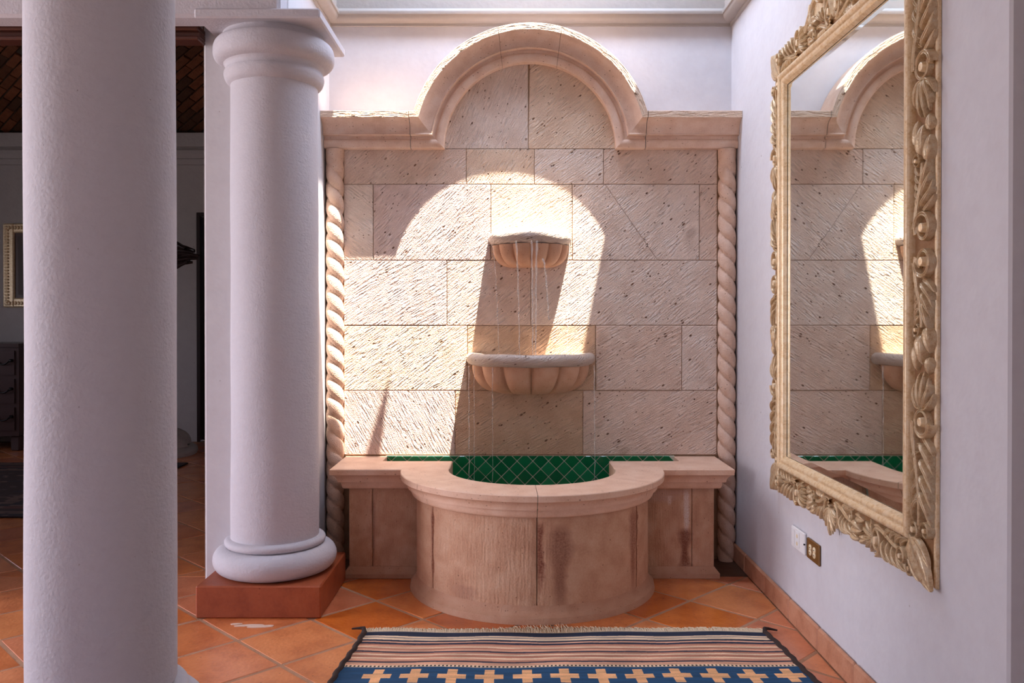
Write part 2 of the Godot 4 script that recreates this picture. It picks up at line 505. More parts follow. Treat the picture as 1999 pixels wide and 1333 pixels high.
func build_shell() -> void:
	# walls have thickness; the camera stands in an open hall with windows on its left and behind it
	struct("wall_back", boxmesh(-1.0, 1.4, 0.0, 3.3, ZB, ZB + 0.25, 0.0), M.plaster, "white plaster wall above and behind the stone fountain", "wall")
	var wr := struct("wall_right", boxmesh(XR, XR + 0.34, 0.0, 3.3, 1.81, ZB + 0.25, 0.006), M.plaster, "white plaster side wall with the carved mirror", "wall")
	wr.name = "wall_right"
	# pier behind the second column, carrying the left side of the alcove
	var pier := boxmesh(-1.27, XL, 0.0, 2.40, 3.45, ZB + 0.25, 0.005)
	bx(pier, -1.27, XL, 2.395, 3.3, 3.36, ZB + 0.25, 0.004)
	struct("wall_left", pier, M.plaster, "white plaster pier behind the second column", "wall")
	# beam over the columns and the wall above the wide opening
	struct("trim_1", boxmesh(-6.0, XL, 2.33, 3.3, 3.24, 3.355, 0.012), M.plaster_column, "white plaster beam resting on the second column", "beam")
	struct("wall_partition", bx(boxmesh(-6.0, -1.275, 2.345, 3.9, 3.357, 3.45, 0.0), -6.0, -2.55, 0.0, 2.345, 3.357, 3.45, 0.0), M.plaster_room)
	# moulded wooden head of the opening
	var lt := MB.new()
	bx(lt, -2.548, -1.262, 2.322, 2.345, 3.358, 3.444, 0.004)
	bx(lt, -2.548, -1.262, 2.297, 2.324, 3.385, 3.444, 0.004)
	bx(lt, -2.548, -1.262, 2.284, 2.300, 3.364, 3.444, 0.004)
	struct("trim_2", lt, M.wood, "dark wooden moulding under the beam across the opening", "trim")
	# hall: floor-to-ceiling walls, roof slabs, openings to the left and behind
	struct("wall_hall_left", bx(bx(bx(boxmesh(-6.2, -6.0, 0.0, 0.35, -2.5, 3.36, 0.0), -6.2, -6.0, 2.7, 3.3, -2.5, 3.36, 0.0), -6.2, -6.0, 0.35, 2.7, 3.25, 3.36, 0.0), -6.2, -6.0, 0.35, 2.7, -2.5, 1.15, 0.0), M.plaster)
	struct("wall_hall_behind", bx(bx(bx(boxmesh(-6.2, 2.9, 2.5, 3.3, -2.7, -2.5, 0.0), -6.2, -4.4, 0.0, 2.5, -2.7, -2.5, 0.0), -2.0, 2.9, 0.0, 2.5, -2.7, -2.5, 0.0), -4.4, -2.0, 0.0, 0.4, -2.7, -2.5, 0.0), M.plaster)
	struct("wall_hall_right", boxmesh(2.7, 2.9, 0.0, 3.3, -2.5, 1.81, 0.0), M.plaster)
	struct("wall_recess", boxmesh(XR + 0.34, 2.9, 0.0, 3.3, 1.81, 2.0, 0.0), M.plaster)
	# roof with the skylight slot over the fountain
	var sx0 := -0.61
	var sx1 := 0.798
	var sz0 := 3.512
	var sz1 := 3.82
	var rf := MB.new()
	bx(rf, -6.2, sx0, 3.3, 3.4, -2.7, 3.62, 0.0)
	bx(rf, -1.275, sx0, 3.3, 3.4, 3.62, 8.2, 0.0)
	bx(rf, -6.2, -1.2, 3.9, 4.0, 3.4, 8.2, 0.0)
	bx(rf, sx1, 2.9, 3.3, 3.4, -2.7, 8.2, 0.0)
	bx(rf, sx0, sx1, 3.3, 3.4, -2.7, sz0, 0.0)
	bx(rf, sx0, sx1, 3.3, 3.4, sz1, 8.2, 0.0)
	struct("ceiling", rf, M.plaster, "white coved ceiling over the alcove", "ceiling")
	# skylight: pane frame with one triangular gusset
	var sk := MB.new()
	bx(sk, sx0 - 0.05, sx1 + 0.05, 3.4, 3.43, sz0 - 0.05, sz0, 0.0)
	bx(sk, sx0 - 0.05, sx1 + 0.05, 3.4, 3.43, sz1, sz1 + 0.05, 0.0)
	var win := struct("window_1", sk, M.plaster_trim)
	var gs := MB.new()
	gs.prism(pv([Vector2(-0.184, sz0 - 0.02), Vector2(-0.072, sz0 - 0.02), Vector2(-0.115, 3.600)]), func(p: Vector2, h: float) -> Vector3: return V(p.x, h, p.y), 3.36, 3.372, 0.001)
	obj("gusset", gs, M.plaster_trim, win)
	# coved vault: four curved sides from the crown moulding up to the slot
	var lo := [Vector2(XL + 0.045, 2.0), Vector2(XR - 0.045, 2.0), Vector2(XR - 0.045, ZB - 0.045), Vector2(XL + 0.045, ZB - 0.045)]
	var hi := [Vector2(sx0 - 0.03, 2.35), Vector2(sx1 + 0.02, 2.35), Vector2(sx1 + 0.02, sz1), Vector2(sx0 - 0.03, sz1)]
	var vb := MB.new()
	for s in 4:
		var rows := []
		for k in 13:
			var t := PI / 2 * k / 12.0
			var row := PackedVector3Array()
			for e in [s, (s + 1) % 4]:
				var p: Vector2 = lo[e].lerp(hi[e], 1.0 - cos(t))
				row.append(V(p.x, 2.645 + 0.654 * sin(t), p.y))
			rows.append(row)
		vb.grid(rows)
	struct("ceiling_vault", vb, M.plaster_trim)
	# crown moulding round the alcove
	var runs := [pv([Vector2(0.0, 2.600), Vector2(0.012, 2.600)]), pv([Vector2(0.012, 2.600), Vector2(0.012, 2.612)]), arcpts(Vector2(0.012, 2.612), Vector2(0.052, 2.612), Vector2(0.056, 2.640), 6), pv([Vector2(0.056, 2.640), Vector2(0.062, 2.640), Vector2(0.062, 2.656)]), pv([Vector2(0.062, 2.656), Vector2(0.02, 2.70)])]
	var cr := MB.new()
	for run in runs:
		var path := func(e: float) -> Array: return [Vector2(XL + e, 3.24), Vector2(XL + e, ZB - e), Vector2(XR - e, ZB - e), Vector2(XR - e, 2.0)]
		for seg in 3:
			var rows := []
			for q in run:
				var pp: Array = path.call(q.x)
				rows.append(PackedVector3Array([V(pp[seg].x, q.y, pp[seg].y), V(pp[seg + 1].x, q.y, pp[seg + 1].y)]))
			cr.grid(rows)
	struct("trim_3", cr, M.plaster_trim, "plaster crown moulding round the top of the alcove", "moulding")
	# clay skirting along the right wall
	var sb := struct("baseboard_right", boxmesh(XR - 0.012, XR, 0.0, 0.080, 1.83, ZB - 0.002, 0.0), M.grout, "terracotta skirting at the foot of the right wall", "baseboard")
	var d := ZB - 0.003
	while d > 1.9:
		var mb := MB.new()
		bx(mb, XR - 0.0165 - rng.randf() * 0.001, XR - 0.0005, 0.0, 0.086, d, d - 0.298, 0.006)
		obj("skirting_tile", mb, M.skirting, sb)
		d -= 0.3035

func build_dark_room() -> void:
	struct("wall_rear", bx(bx(boxmesh(-6.2, -3.02, 0.0, 3.9, 8.0, 8.2, 0.0), -3.02, -1.9, 2.195, 3.6, 8.0, 8.2, 0.0), -1.9, -1.2, 0.0, 3.6, 8.0, 8.2, 0.0), M.plaster_room, "shaded plaster wall at the far end of the dark room", "wall")
	struct("wall_room_left", bx(bx(bx(boxmesh(-6.2, -6.0, 0.0, 0.9, 3.36, 8.2, 0.0), -6.2, -6.0, 2.1, 3.9, 3.36, 8.2, 0.0), -6.2, -6.0, 0.9, 2.1, 3.36, 4.6, 0.0), -6.2, -6.0, 0.9, 2.1, 5.6, 8.2, 0.0), M.plaster_room)
	struct("wall_room_right", boxmesh(-1.275, -1.2, 0.0, 3.9, 3.46, 8.0, 0.0), M.plaster_room)
	# doorway in the rear wall, dark behind
	var fr := MB.new()
	bx(fr, -3.02, -2.985, 0.0, 2.195, 7.985, 8.12, 0.003)
	bx(fr, -2.985, -1.9, 2.16, 2.195, 7.985, 8.12, 0.003)
	var dr := struct("door_1", fr, M.black_wood, "dark doorway in the far wall of the shaded room", "door")
	obj("door_leaf", boxmesh(-2.983, -1.91, 0.01, 2.158, 8.05, 8.09, 0.003), M.dark, dr)
	# cornice of the rear wall
	var cn := MB.new()
	bx(cn, -6.0, -1.28, 2.647, 2.70, 7.95, 8.0, 0.004)
	bx(cn, -6.0, -1.28, 2.70, 2.80, 7.90, 8.0, 0.03)
	bx(cn, -6.0, -1.28, 2.80, 2.93, 7.86, 8.0, 0.006)
	struct("trim_4", cn, M.plaster_room, "grey stepped cornice at the foot of the brick vault", "cornice")
	# brick vault running across the room
	var cz := 5.8
	var cy := 0.305
	var R := 3.425
	var a0 := asin(2.2 / R)
	var on := func(p: Vector2, h: float) -> Vector3:   # p.y: metres up the curve from the rear cornice
		var a: float = a0 - p.y / R
		return V(p.x, cy + cos(a) * (R - h), cz + sin(a) * (R - h))
	var rows := []
	for k in 33:
		var row := PackedVector3Array()
		for x in [-6.0, -1.28]:
			row.append(on.call(Vector2(x, 2.0 * a0 * R * k / 32.0), 0.0))
		rows.append(row)
	var vm := MB.new()
	vm.grid(rows)
	var vault := struct("ceiling_brick", vm, M.brick_mortar, "diagonal brick vault over the shaded room", "ceiling")
	rng.seed = 31
	var L := 0.215
	var W := 0.078
	var t := deg_to_rad(40.0)
	var ex := Vector2(cos(t), sin(t))
	var ey := Vector2(-sin(t), cos(t))
	for i in range(-20, 21):
		for j in range(-40, 41):
			var c := Vector2(-3.7, 0.7) + ex * (i + 0.5 * (j & 1)) * L + ey * j * W
			if not ((c.x > -5.0 and c.x < -4.15) or (c.x > -3.35 and c.x < -2.45)) or c.y < 0.05 or c.y > 1.4:
				continue
			var a := ex * (L / 2 - 0.006)
			var b := ey * (W / 2 - 0.006)
			var mb := MB.new()
			mb.prism(pv([c - a - b, c + a - b, c + a + b, c - a + b]), on, 0.0, 0.012 + rng.randf() * 0.012, 0.004)
			obj("brick", mb, M.bricks[rng.randi() % 4], vault)
	# chest of drawers at the far left
	var ch := thing("chest_of_drawers", "dark bow-fronted chest of drawers with iron pulls under the gilt picture", "chest", V(-4.95, 0, 7.7))
	var x0 := -0.58
	var x1 := 0.585
	var bow := func(x: float, e: float) -> float: return 0.30 + 0.07 * cos((x - 0.003) / 0.585 * 1.35) + e
	var slab := func(mb: MB, xa: float, xb: float, ya: float, yb: float, e: float, back: float) -> void:
		var f := []
		for y in [ya, yb]:
			var row := PackedVector3Array()
			for k in 13:
				var x := lerpf(xa, xb, k / 12.0)
				row.append(Vector3(x, y, bow.call(x, e)))
			f.append(row)
		mb.grid(f)
		var bk := []
		for row in f:
			var r2 := PackedVector3Array()
			for p in row:
				r2.append(Vector3(p.x, p.y, back))
			bk.append(r2)
		mb.grid([f[1], bk[1]])
		mb.grid([bk[0], f[0]])
		mb.grid([PackedVector3Array([bk[0][12], f[0][12]]), PackedVector3Array([bk[1][12], f[1][12]])], true)
		mb.grid([PackedVector3Array([bk[0][0], f[0][0]]), PackedVector3Array([bk[1][0], f[1][0]])])
	var body := MB.new()
	slab.call(body, x0, x1, 0.14, 0.925, 0.0, -0.25)
	obj("body", body, M.chest, ch)
	var top := MB.new()
	slab.call(top, x0 - 0.01, x1 + 0.01, 0.926, 0.958, 0.02, -0.27)
	obj("top", top, M.chest, ch)
	for q in [[0.68, 0.895], [0.43, 0.645], [0.19, 0.395]]:
		var f := MB.new()
		slab.call(f, x0 + 0.03, x1 - 0.03, q[0], q[1], 0.014, 0.2)
		var dw := obj("drawer", f, M.chest, ch)
		for hx in [-0.40, 0.475]:
			var pts := []
			for k in 13:
				var u := k / 12.0 * 2.0 - 1.0
				pts.append(Vector3(hx + u * 0.06, (q[0] + q[1]) / 2 + 0.02 - 0.032 * (1.0 - u * u), bow.call(hx, 0.02) + 0.022 * sqrt(maxf(0.0, 1.0 - u ** 4))))
			var hm := MB.new()
			tube(hm, pts, [0.007])
			for e in [-1.0, 1.0]:
				hm.box(Vector3(hx + e * 0.06 - 0.012, (q[0] + q[1]) / 2 + 0.008, bow.call(hx, 0.0)), Vector3(hx + e * 0.06 + 0.012, (q[0] + q[1]) / 2 + 0.034, bow.call(hx, 0.034)), 0.006)
			obj("handle", hm, M.iron, dw)
	var legs := [[x0 + 0.02, -0.22], [x1 - 0.10, -0.22], [x0 + 0.02, 0.2], [x1 - 0.10, 0.2]]
	for q in legs:
		var f := MB.new()
		f.box(Vector3(q[0], 0, q[1]), Vector3(q[0] + 0.08, 0.139, q[1] + 0.08), 0.01)
		obj("leg", f, M.chest, ch)
	# picture in a gilt frame
	var pic := thing("framed_picture", "picture in a narrow beaded gilt frame above the chest of drawers", "picture", V(-4.46, 1.687, 7.995))
	var fm := MB.new()
	var w := 0.40
	var h := 0.40
	for s in [-1.0, 1.0]:
		fm.box(Vector3(s * w - 0.055 * (s + 1.0), -h, 0.0), Vector3(s * w - 0.055 * (s - 1.0), h, 0.035), 0.012)
		fm.box(Vector3(-w + 0.1, s * h - 0.045 * (s + 1.0), 0.0), Vector3(w - 0.1, s * h - 0.045 * (s - 1.0), 0.035), 0.012)
	obj("frame", fm, M.gilt, pic)
	var bd := MB.new()
	for k in 26:
		for s in [-1.0, 1.0]:
			bd.box(Vector3(s * (w - 0.045) - 0.022, -h + 0.02 + k * 0.0292, 0.03), Vector3(s * (w - 0.045) + 0.022, -h + 0.042 + k * 0.0292, 0.052), 0.009, Transform3D())
			bd.box(Vector3(-w + 0.03 + k * 0.0288, s * (h - 0.04) - 0.018, 0.03), Vector3(-w + 0.052 + k * 0.0288, s * (h - 0.04) + 0.018, 0.05), 0.008)
	obj("beading", bd, M.gilt, pic)
	var mt := MB.new()
	mt.box(Vector3(-w + 0.1, -h + 0.08, 0.004), Vector3(w - 0.1, h - 0.08, 0.012), 0.0)
	obj("mount", mt, M.wood, pic)
	var cv := MB.new()
	cv.box(Vector3(-w + 0.14, -h + 0.12, 0.011), Vector3(w - 0.14, h - 0.12, 0.016), 0.0)
	obj("canvas", cv, mat(Color8(96, 84, 80), 0.6), pic)
	# carved driftwood on a pale stone foot
	var sc := thing("driftwood_sculpture", "jagged dark driftwood sculpture on a pale carved stone foot beyond the first column", "sculpture", V(-3.22, 0, 7.25))
	var ft := MB.new()
	lathe(ft, [arcpts(Vector2(0.46, 0.0), Vector2(0.49, 0.05), Vector2(0.40, 0.075), 5), arcpts(Vector2(0.40, 0.075), Vector2(0.36, 0.24), Vector2(0.06, 0.25), 8)], Vector3.ZERO, 40, 0.0, TAU, func(a: float, ri: int, tt: float) -> float: return 1.0 + (0.07 * sin(a * 7.0 + tt * 3.0) + 0.04 * sin(a * 13.0) if ri == 1 else 0.02 * sin(a * 5.0)))
	obj("stone_foot", ft, M.plaster_room, sc)
	var ps := MB.new()
	tube(ps, [Vector3(0, 0.2, 0), Vector3(-0.03, 0.6, 0.02), Vector3(0.0, 1.1, 0), Vector3(-0.02, 1.55, 0.0), Vector3(0.03, 1.75, 0)], [0.06, 0.045, 0.05, 0.075, 0.03], 9)
	obj("stem", ps, M.black_wood, sc)
	rng.seed = 9
	for k in 11:
		var pb := MB.new()
		var y0 := 1.46 + k * 0.038
		var le := 0.34 + 0.10 * sin(k / 10.0 * PI) + rng.randf() * 0.08
		var pts := []
		var rr := []
		for q in 7:
			var u := q / 6.0
			pts.append(Vector3(le * u, y0 + (0.30 - 0.012 * k) * u - (0.10 + 0.012 * k) * u * u + rng.randf_range(-0.008, 0.008), rng.randf_range(-0.03, 0.03)))
			rr.append(0.048 * (1.0 - u * 0.85) + 0.004)
		tube(pb, pts, rr, 6)
		obj("prong", pb, M.black_wood, sc)
	# patterned carpet in the dark room
	var im := Image.create(256, 256, false, Image.FORMAT_RGB8)
	im.fill(Color8(92, 52, 46))
	rng.seed = 3
	for k in 7:
		var c: Color = [Color8(60, 44, 48), Color8(128, 96, 80), Color8(76, 50, 44), Color8(120, 70, 58)][k % 4]
		im.fill_rect(Rect2i(k * 9, k * 9, 256 - 18 * k, 256 - 18 * k), c)
	for k in 700:
		im.fill_rect(Rect2i(rng.randi() % 250, rng.randi() % 250, 3 + rng.randi() % 5, 2 + rng.randi() % 4), [Color8(140, 108, 92), Color8(70, 40, 40), Color8(104, 84, 76), Color8(66, 54, 60)][rng.randi() % 4])
	var cm := mat(Color(0.8, 0.8, 0.8), 0.95)
	cm.albedo_texture = ImageTexture.create_from_image(im)
	var cb := MB.new()
	cb.uvf = func(p: Vector3) -> Vector2: return Vector2((p.x + 5.6) / 3.0, (-p.z - 4.88) / 1.9)
	bx(cb, -5.6, -2.62, 0.0015, 0.012, 4.88, 6.75, 0.004)
	tag(obj("patterned_carpet", cb, cm), "dark patterned carpet on the floor of the shaded room", "carpet")

# ---------------------------------------------------------------- columns
func column(label: String, x: float, d: float, top: float, with_abacus: bool) -> void:
	var c := thing("column", label, "column", V(x, 0, d))
	var girth := 1.0 if with_abacus else 0.955
	var low := 1.0 if with_abacus else 0.95
	var pl := MB.new()
	pl.box(Vector3(-0.2425, 0.0, -0.2425), Vector3(0.2425, 0.1256 * low, 0.2425), 0.005)
	obj("plinth", pl, M.plinth, c)
	var b := MB.new()
	var tor := PackedVector2Array()
	for k in 15:
		var a := -PI / 2 + PI * k / 14.0
		tor.append(Vector2(0.199 * girth + 0.050 * cos(a), 0.179 + 0.0525 * sin(a)))
	var ring := PackedVector2Array()
	for k in 9:
		var a := -PI / 2 + PI * k / 8.0
		ring.append(Vector2(0.186 * girth + 0.018 * cos(a), 0.248 + 0.0165 * sin(a)))
	lathe(b, [tor, pv([Vector2(0.199 * girth, 0.2315), Vector2(0.186 * girth, 0.2315)]), ring, pv([Vector2(0.186 * girth, 0.2645), Vector2(0.17 * girth, 0.268)])], Vector3.ZERO, 72)
	obj("base", b, M.plaster_column, c).scale.y = low
	var s := MB.new()
	var sh := PackedVector2Array()
	for k in 25:
		var t := k / 24.0
		sh.append(Vector2(0.1775 * girth - 0.0025 * t + 0.0008 * sin(t * 19.0), lerpf(0.262, top - 0.24 if with_abacus else top, t)))
	lathe(s, [sh], Vector3.ZERO, 96, 0.0, TAU, func(a: float, _r: int, t: float) -> float: return 1.0 + 0.0035 * sin(a * 3.0 + t * 9.0) + 0.003 * sin(a * 5.0 - t * 14.0))
	obj("shaft", s, M.plaster_column, c)
	if with_abacus:
		var k := MB.new()
		var y := top
		lathe(k, [
			arcpts(Vector2(0.174, y - 0.245), Vector2(0.192, y - 0.235), Vector2(0.196, y - 0.222), 5),
			arcpts(Vector2(0.196, y - 0.222), Vector2(0.206, y - 0.20), Vector2(0.196, y - 0.185), 6),
			arcpts(Vector2(0.196, y - 0.185), Vector2(0.190, y - 0.172), Vector2(0.202, y - 0.160), 5),
			arcpts(Vector2(0.202, y - 0.160), Vector2(0.246, y - 0.152), Vector2(0.243, y - 0.108), 8),
			arcpts(Vector2(0.243, y - 0.108), Vector2(0.242, y - 0.07), Vector2(0.218, y - 0.062), 6),
			arcpts(Vector2(0.218, y - 0.062), Vector2(0.206, y - 0.05), Vector2(0.205, y - 0.038), 4)], Vector3.ZERO, 80)
		obj("capital", k, M.plaster_column, c)
		var a := MB.new()
		a.box(Vector3(-0.2425, top - 0.038, -0.2425), Vector3(0.2425, top, 0.2425), 0.006)
		obj("abacus", a, M.plaster_column, c)

# ---------------------------------------------------------------- the fountain
func chisel_uv(ang: float, off: Vector2) -> Callable:
	return func(p: Vector3) -> Vector2: return Vector2(p.x + p.z * 0.4, -p.y).rotated(ang) + off

func build_fountain() -> void:
	var F := thing("wall_fountain", "pink stone wall fountain with arched panel, two shell bowls and round basin", "fountain", Vector3.ZERO)
	rng.seed = 21
	# panel: mortar bed, then every dressed block on its own
	var bed := MB.new()
	bx(bed, XL + 0.002, XR - 0.002, 0.0, 1.985, 4.0345, ZB - 0.001, 0.0)
	var circ := PackedVector2Array()
	for k in 41:
		var a := PI * k / 40.0
		circ.append(Vector2(0.085 + 0.50 * cos(a), 1.98 + 0.50 * sin(a)))
	for k in 40:
		bed.tri_out(V(circ[k].x, circ[k].y, 4.0345), V(circ[k + 1].x, circ[k + 1].y, 4.0345), V(0.085, 1.98, 4.0345), V(0.085, 2.1, 5.0))
	var panel := obj("back_panel", bed, M.mortar, F)
	var to3 := func(p: Vector2, h: float) -> Vector3: return V(p.x, p.y, ZP + 0.006 - h)
	var X := func(px: float) -> float: return (px - 1000.0) * 0.0024724   # panel courses were measured on a drawing at 2.47 mm to the unit
	var Y := func(py: float) -> float: return 1.15 + (628.0 - py) * 0.0024724
	var put := func(poly: PackedVector2Array, ang: float, mi: int, proud: float) -> void:
		var mb := MB.new()
		mb.uvf = chisel_uv(deg_to_rad(ang), Vector2(rng.randf() * 7.0, rng.randf() * 7.0))
		mb.prism(poly, to3, 0.0, 0.006 + proud, 0.0025)
		obj("stone_block", mb, M.blocks[mi], panel)
	var g := 0.0013
	var r2 := func(x0: float, x1: float, y0: float, y1: float) -> PackedVector2Array:
		return rect(X.call(x0) + g, Y.call(y1) + g, X.call(x1) - g, Y.call(y0) - g)
	# tympanum, two half-round stones under the arch
	var half := func(s: float) -> PackedVector2Array:
		var p := PackedVector2Array()
		var xm: float = X.call(1031.0)
		p.append(Vector2(xm + s * g, 1.984))
		for k in 15:
			var a := PI / 2.0 * k / 14.0
			p.append(Vector2(maxf(xm + g, 0.085 + 0.45 * cos(a)) if s > 0 else minf(xm - g, 0.085 - 0.45 * cos(a)), 1.984 + 0.45 * sin(a)))
		return p
	put.call(half.call(-1.0), 64.0, 0, -0.001)
	put.call(half.call(1.0), 40.0, 2, 0.0)
	var L := 671.0
	var R := 1400.0
	for b in [[L, 910, 291, 360, 42, 1, 0.0], [910, 1043, 291, 360, 55, 2, 0.0], [1043, 1178, 291, 360, 38, 0, 0.0005], [1178, R, 291, 360, 40, 1, 0.0],
			[L, 729, 360, 508, -35, 0, 0.0], [729, 958, 360, 508, 46, 4, 0.001], [958, 1117, 360, 508, 36, 2, 0.0], [1365, R, 360, 508, 45, 1, 0.0],
			[L, 872, 508, 635, 33, 4, 0.001], [872, 1036, 508, 635, 40, 1, 0.0], [1036, R, 508, 635, 40, 0, 0.0],
			[L, 912, 635, 762, 37, 2, 0.0], [912, 1163, 635, 762, 38, 3, -0.001], [1163, 1331, 635, 762, 32, 1, 0.0015], [1331, R, 635, 762, 42, 0, 0.0],
			[L, 888, 762, 888, -62, 4, 0.0], [888, 1138, 762, 888, 30, 3, -0.001], [1138, R, 762, 888, 30, 1, 0.0]]:
		put.call(r2.call(b[0], b[1], b[2], b[3]), b[4], b[5], b[6])
	# the block that has cracked across
	put.call(pv([Vector2(X.call(1117.0) + g, Y.call(508.0) + g), Vector2(X.call(1283.0) - 0.0006, Y.call(508.0) + g), Vector2(X.call(1181.0) - 0.0006, Y.call(360.0) - g), Vector2(X.call(1117.0) + g, Y.call(360.0) - g)]), 42.0, 0, 0.0)
	put.call(pv([Vector2(X.call(1283.0) + 0.0006, Y.call(508.0) + g), Vector2(X.call(1365.0) - g, Y.call(508.0) + g), Vector2(X.call(1365.0) - g, Y.call(360.0) - g), Vector2(X.call(1181.0) + 0.0006, Y.call(360.0) - g)]), 42.0, 0, 0.0)
	# arch and cornice: one profile (distance in from the outer edge, depth in front of the panel)
	var prof := [pv([Vector2(0.0, -0.084), Vector2(0.0, 0.113)]), pv([Vector2(0.0, 0.113), Vector2(0.002, 0.116)]), pv([Vector2(0.002, 0.116), Vector2(0.0305, 0.115)]),
		arcpts(Vector2(0.0305, 0.115), Vector2(0.040, 0.064), Vector2(0.093, 0.062), 9), pv([Vector2(0.093, 0.062), Vector2(0.0985, 0.067), Vector2(0.101, 0.066)]), pv([Vector2(0.101, 0.066), Vector2(0.103, 0.038)]),
		arcpts(Vector2(0.103, 0.038), Vector2(0.108, 0.033), Vector2(0.117, 0.034), 4), arcpts(Vector2(0.117, 0.034), Vector2(0.124, 0.054), Vector2(0.156, 0.040), 7), pv([Vector2(0.156, 0.040), Vector2(0.160, 0.036)]), pv([Vector2(0.160, 0.036), Vector2(0.160, -0.01)])]
	var ac := Vector2(0.085, 1.98)
	var AR := 0.57
	var CT := 2.1385
	var a_of := func(t: float) -> float: return asin(clampf((CT - t - ac.y) / (AR - t), -0.9, 0.9))
	# stretches: [from, to] along the arch as a share of its sweep (0 right .. 1 left)
	for sp in [[0.0, 0.3985, "arch_stone"], [0.4, 0.6035, "arch_stone"], [0.605, 1.0, "arch_stone"]]:
		for fascia in 2:
			var mb := MB.new()
			for pi in prof.size():
				if (fascia == 1) != (pi == 2):
					continue
				var rows := []
				var uvs := []
				for q in prof[pi]:
					var row := PackedVector3Array()
					var ur := PackedVector2Array()
					var a0: float = a_of.call(q.x)
					for k in 41:
						var a := lerpf(a0, PI - a0, lerpf(sp[0], sp[1], k / 40.0))
						row.append(V(ac.x + (AR - q.x) * cos(a), ac.y + (AR - q.x) * sin(a), ZP - q.y))
						ur.append(Vector2(a * AR + q.x * 0.8, q.x - q.y))
					rows.append(row)
					uvs.append(ur)
				mb.grid(rows, true, uvs)
				if pi != 2:   # joint faces
					for e in [0, 40]:
						for j in rows.size() - 1:
							var c0: Vector3 = rows[j][e]
							var c1: Vector3 = rows[j + 1][e]
							mb.tri(c0, c1, Vector3(c1.x, c1.y, -ZP))
							mb.tri(c0, Vector3(c1.x, c1.y, -ZP), Vector3(c0.x, c0.y, -ZP))
			if fascia == 0:
				F.set_meta("last", obj(sp[2], mb, M.stone, F))
			else:
				obj("tooled_edge", mb, M.stone_fascia, F.get_meta("last"))
	for sp in [[-1.0, XL + 0.001, -0.486], [-1.0, -0.4835, 9.0], [1.0, XR - 0.001, 0.6375], [1.0, 0.635, 9.0]]:
		for fascia in 2:
			var mb := MB.new()
			for pi in prof.size():
				if (fascia == 1) != (pi == 2):
					continue
				var rows := []
				var uvs := []
				for q in prof[pi]:
					var a0: float = a_of.call(q.x)
					var xi: float = ac.x + sp[0] * (AR - q.x) * cos(a0)
					var xe: float = sp[2] if sp[2] < 5.0 else xi
					if sp[0] < 0: xe = minf(xe, xi)
					else: xe = maxf(xe, xi)
					var row := PackedVector3Array()
					var ur := PackedVector2Array()
					for k in 9:
						var x := lerpf(sp[1], xe, k / 8.0)
						row.append(V(x, CT - q.x, ZP - q.y))
						ur.append(Vector2(x + q.x * 0.8, q.x - q.y))
					rows.append(row)
					uvs.append(ur)
				mb.grid(rows, sp[0] > 0.0, uvs)
			if fascia == 0:
				F.set_meta("last", obj("cornice_stone", mb, M.stone, F))
			else:
				obj("tooled_edge", mb, M.stone_fascia, F.get_meta("last"))
	F.remove_meta("last")
	var core := MB.new()
	for pi in prof.size():
		var rows := []
		for q in prof[pi]:
			var row := PackedVector3Array()
			var a0: float = a_of.call(q.x)
			for k in 61:
				var a := lerpf(a0 + 0.05, PI - a0 - 0.05, k / 60.0)
				row.append(V(ac.x + (AR - clampf(q.x, 0.004, 0.156)) * cos(a), ac.y + (AR - clampf(q.x, 0.004, 0.156)) * sin(a), ZP - q.y + 0.004))
			rows.append(row)
		core.grid(rows, true)
	obj("mortar", core, M.mortar, F)
	# twisted half columns at both edges
	for cx in [-0.8535, 1.0335]:
		var mb := MB.new()
		var rows := []
		var uvs := []
		var nj := 330
		var ni := 44
		for j in nj + 1:
			var y := lerpf(0.0, 1.978, float(j) / nj)
			var amp := clampf((1.955 - y) / 0.10, 0.0, 1.0)
			var row := PackedVector3Array()
			var ur := PackedVector2Array()
			for i in ni + 1:
				var a := TAU * i / ni
				var ph := fposmod((a / TAU + y / 0.168) * 2.0 + 0.15, 1.0)
				var u := ph * 2.0 - 1.0
				var lobe := pow(maxf(0.0, 1.0 - absf(u) ** 2.4), 0.55)
				var r := 0.0435 * (1.0 - 0.36 * amp * (1.0 - lobe))
				row.append(V(cx - cos(a) * r, y, ZP - 0.006 - sin(a) * r))
				ur.append(Vector2(a * 0.0425, y))
			rows.append(row)
			uvs.append(ur)
		mb.grid(rows, false, uvs)
		obj("rope_column", mb, M.stone_rope, F)
	# shell bowls
	bowl(F, 0.200, 1.513, 1.582, 0.186, 1.410, 0.085)
	bowl(F, 0.310, 0.944, 1.0016, 0.284, 0.810, 0.120)
	basin(F)

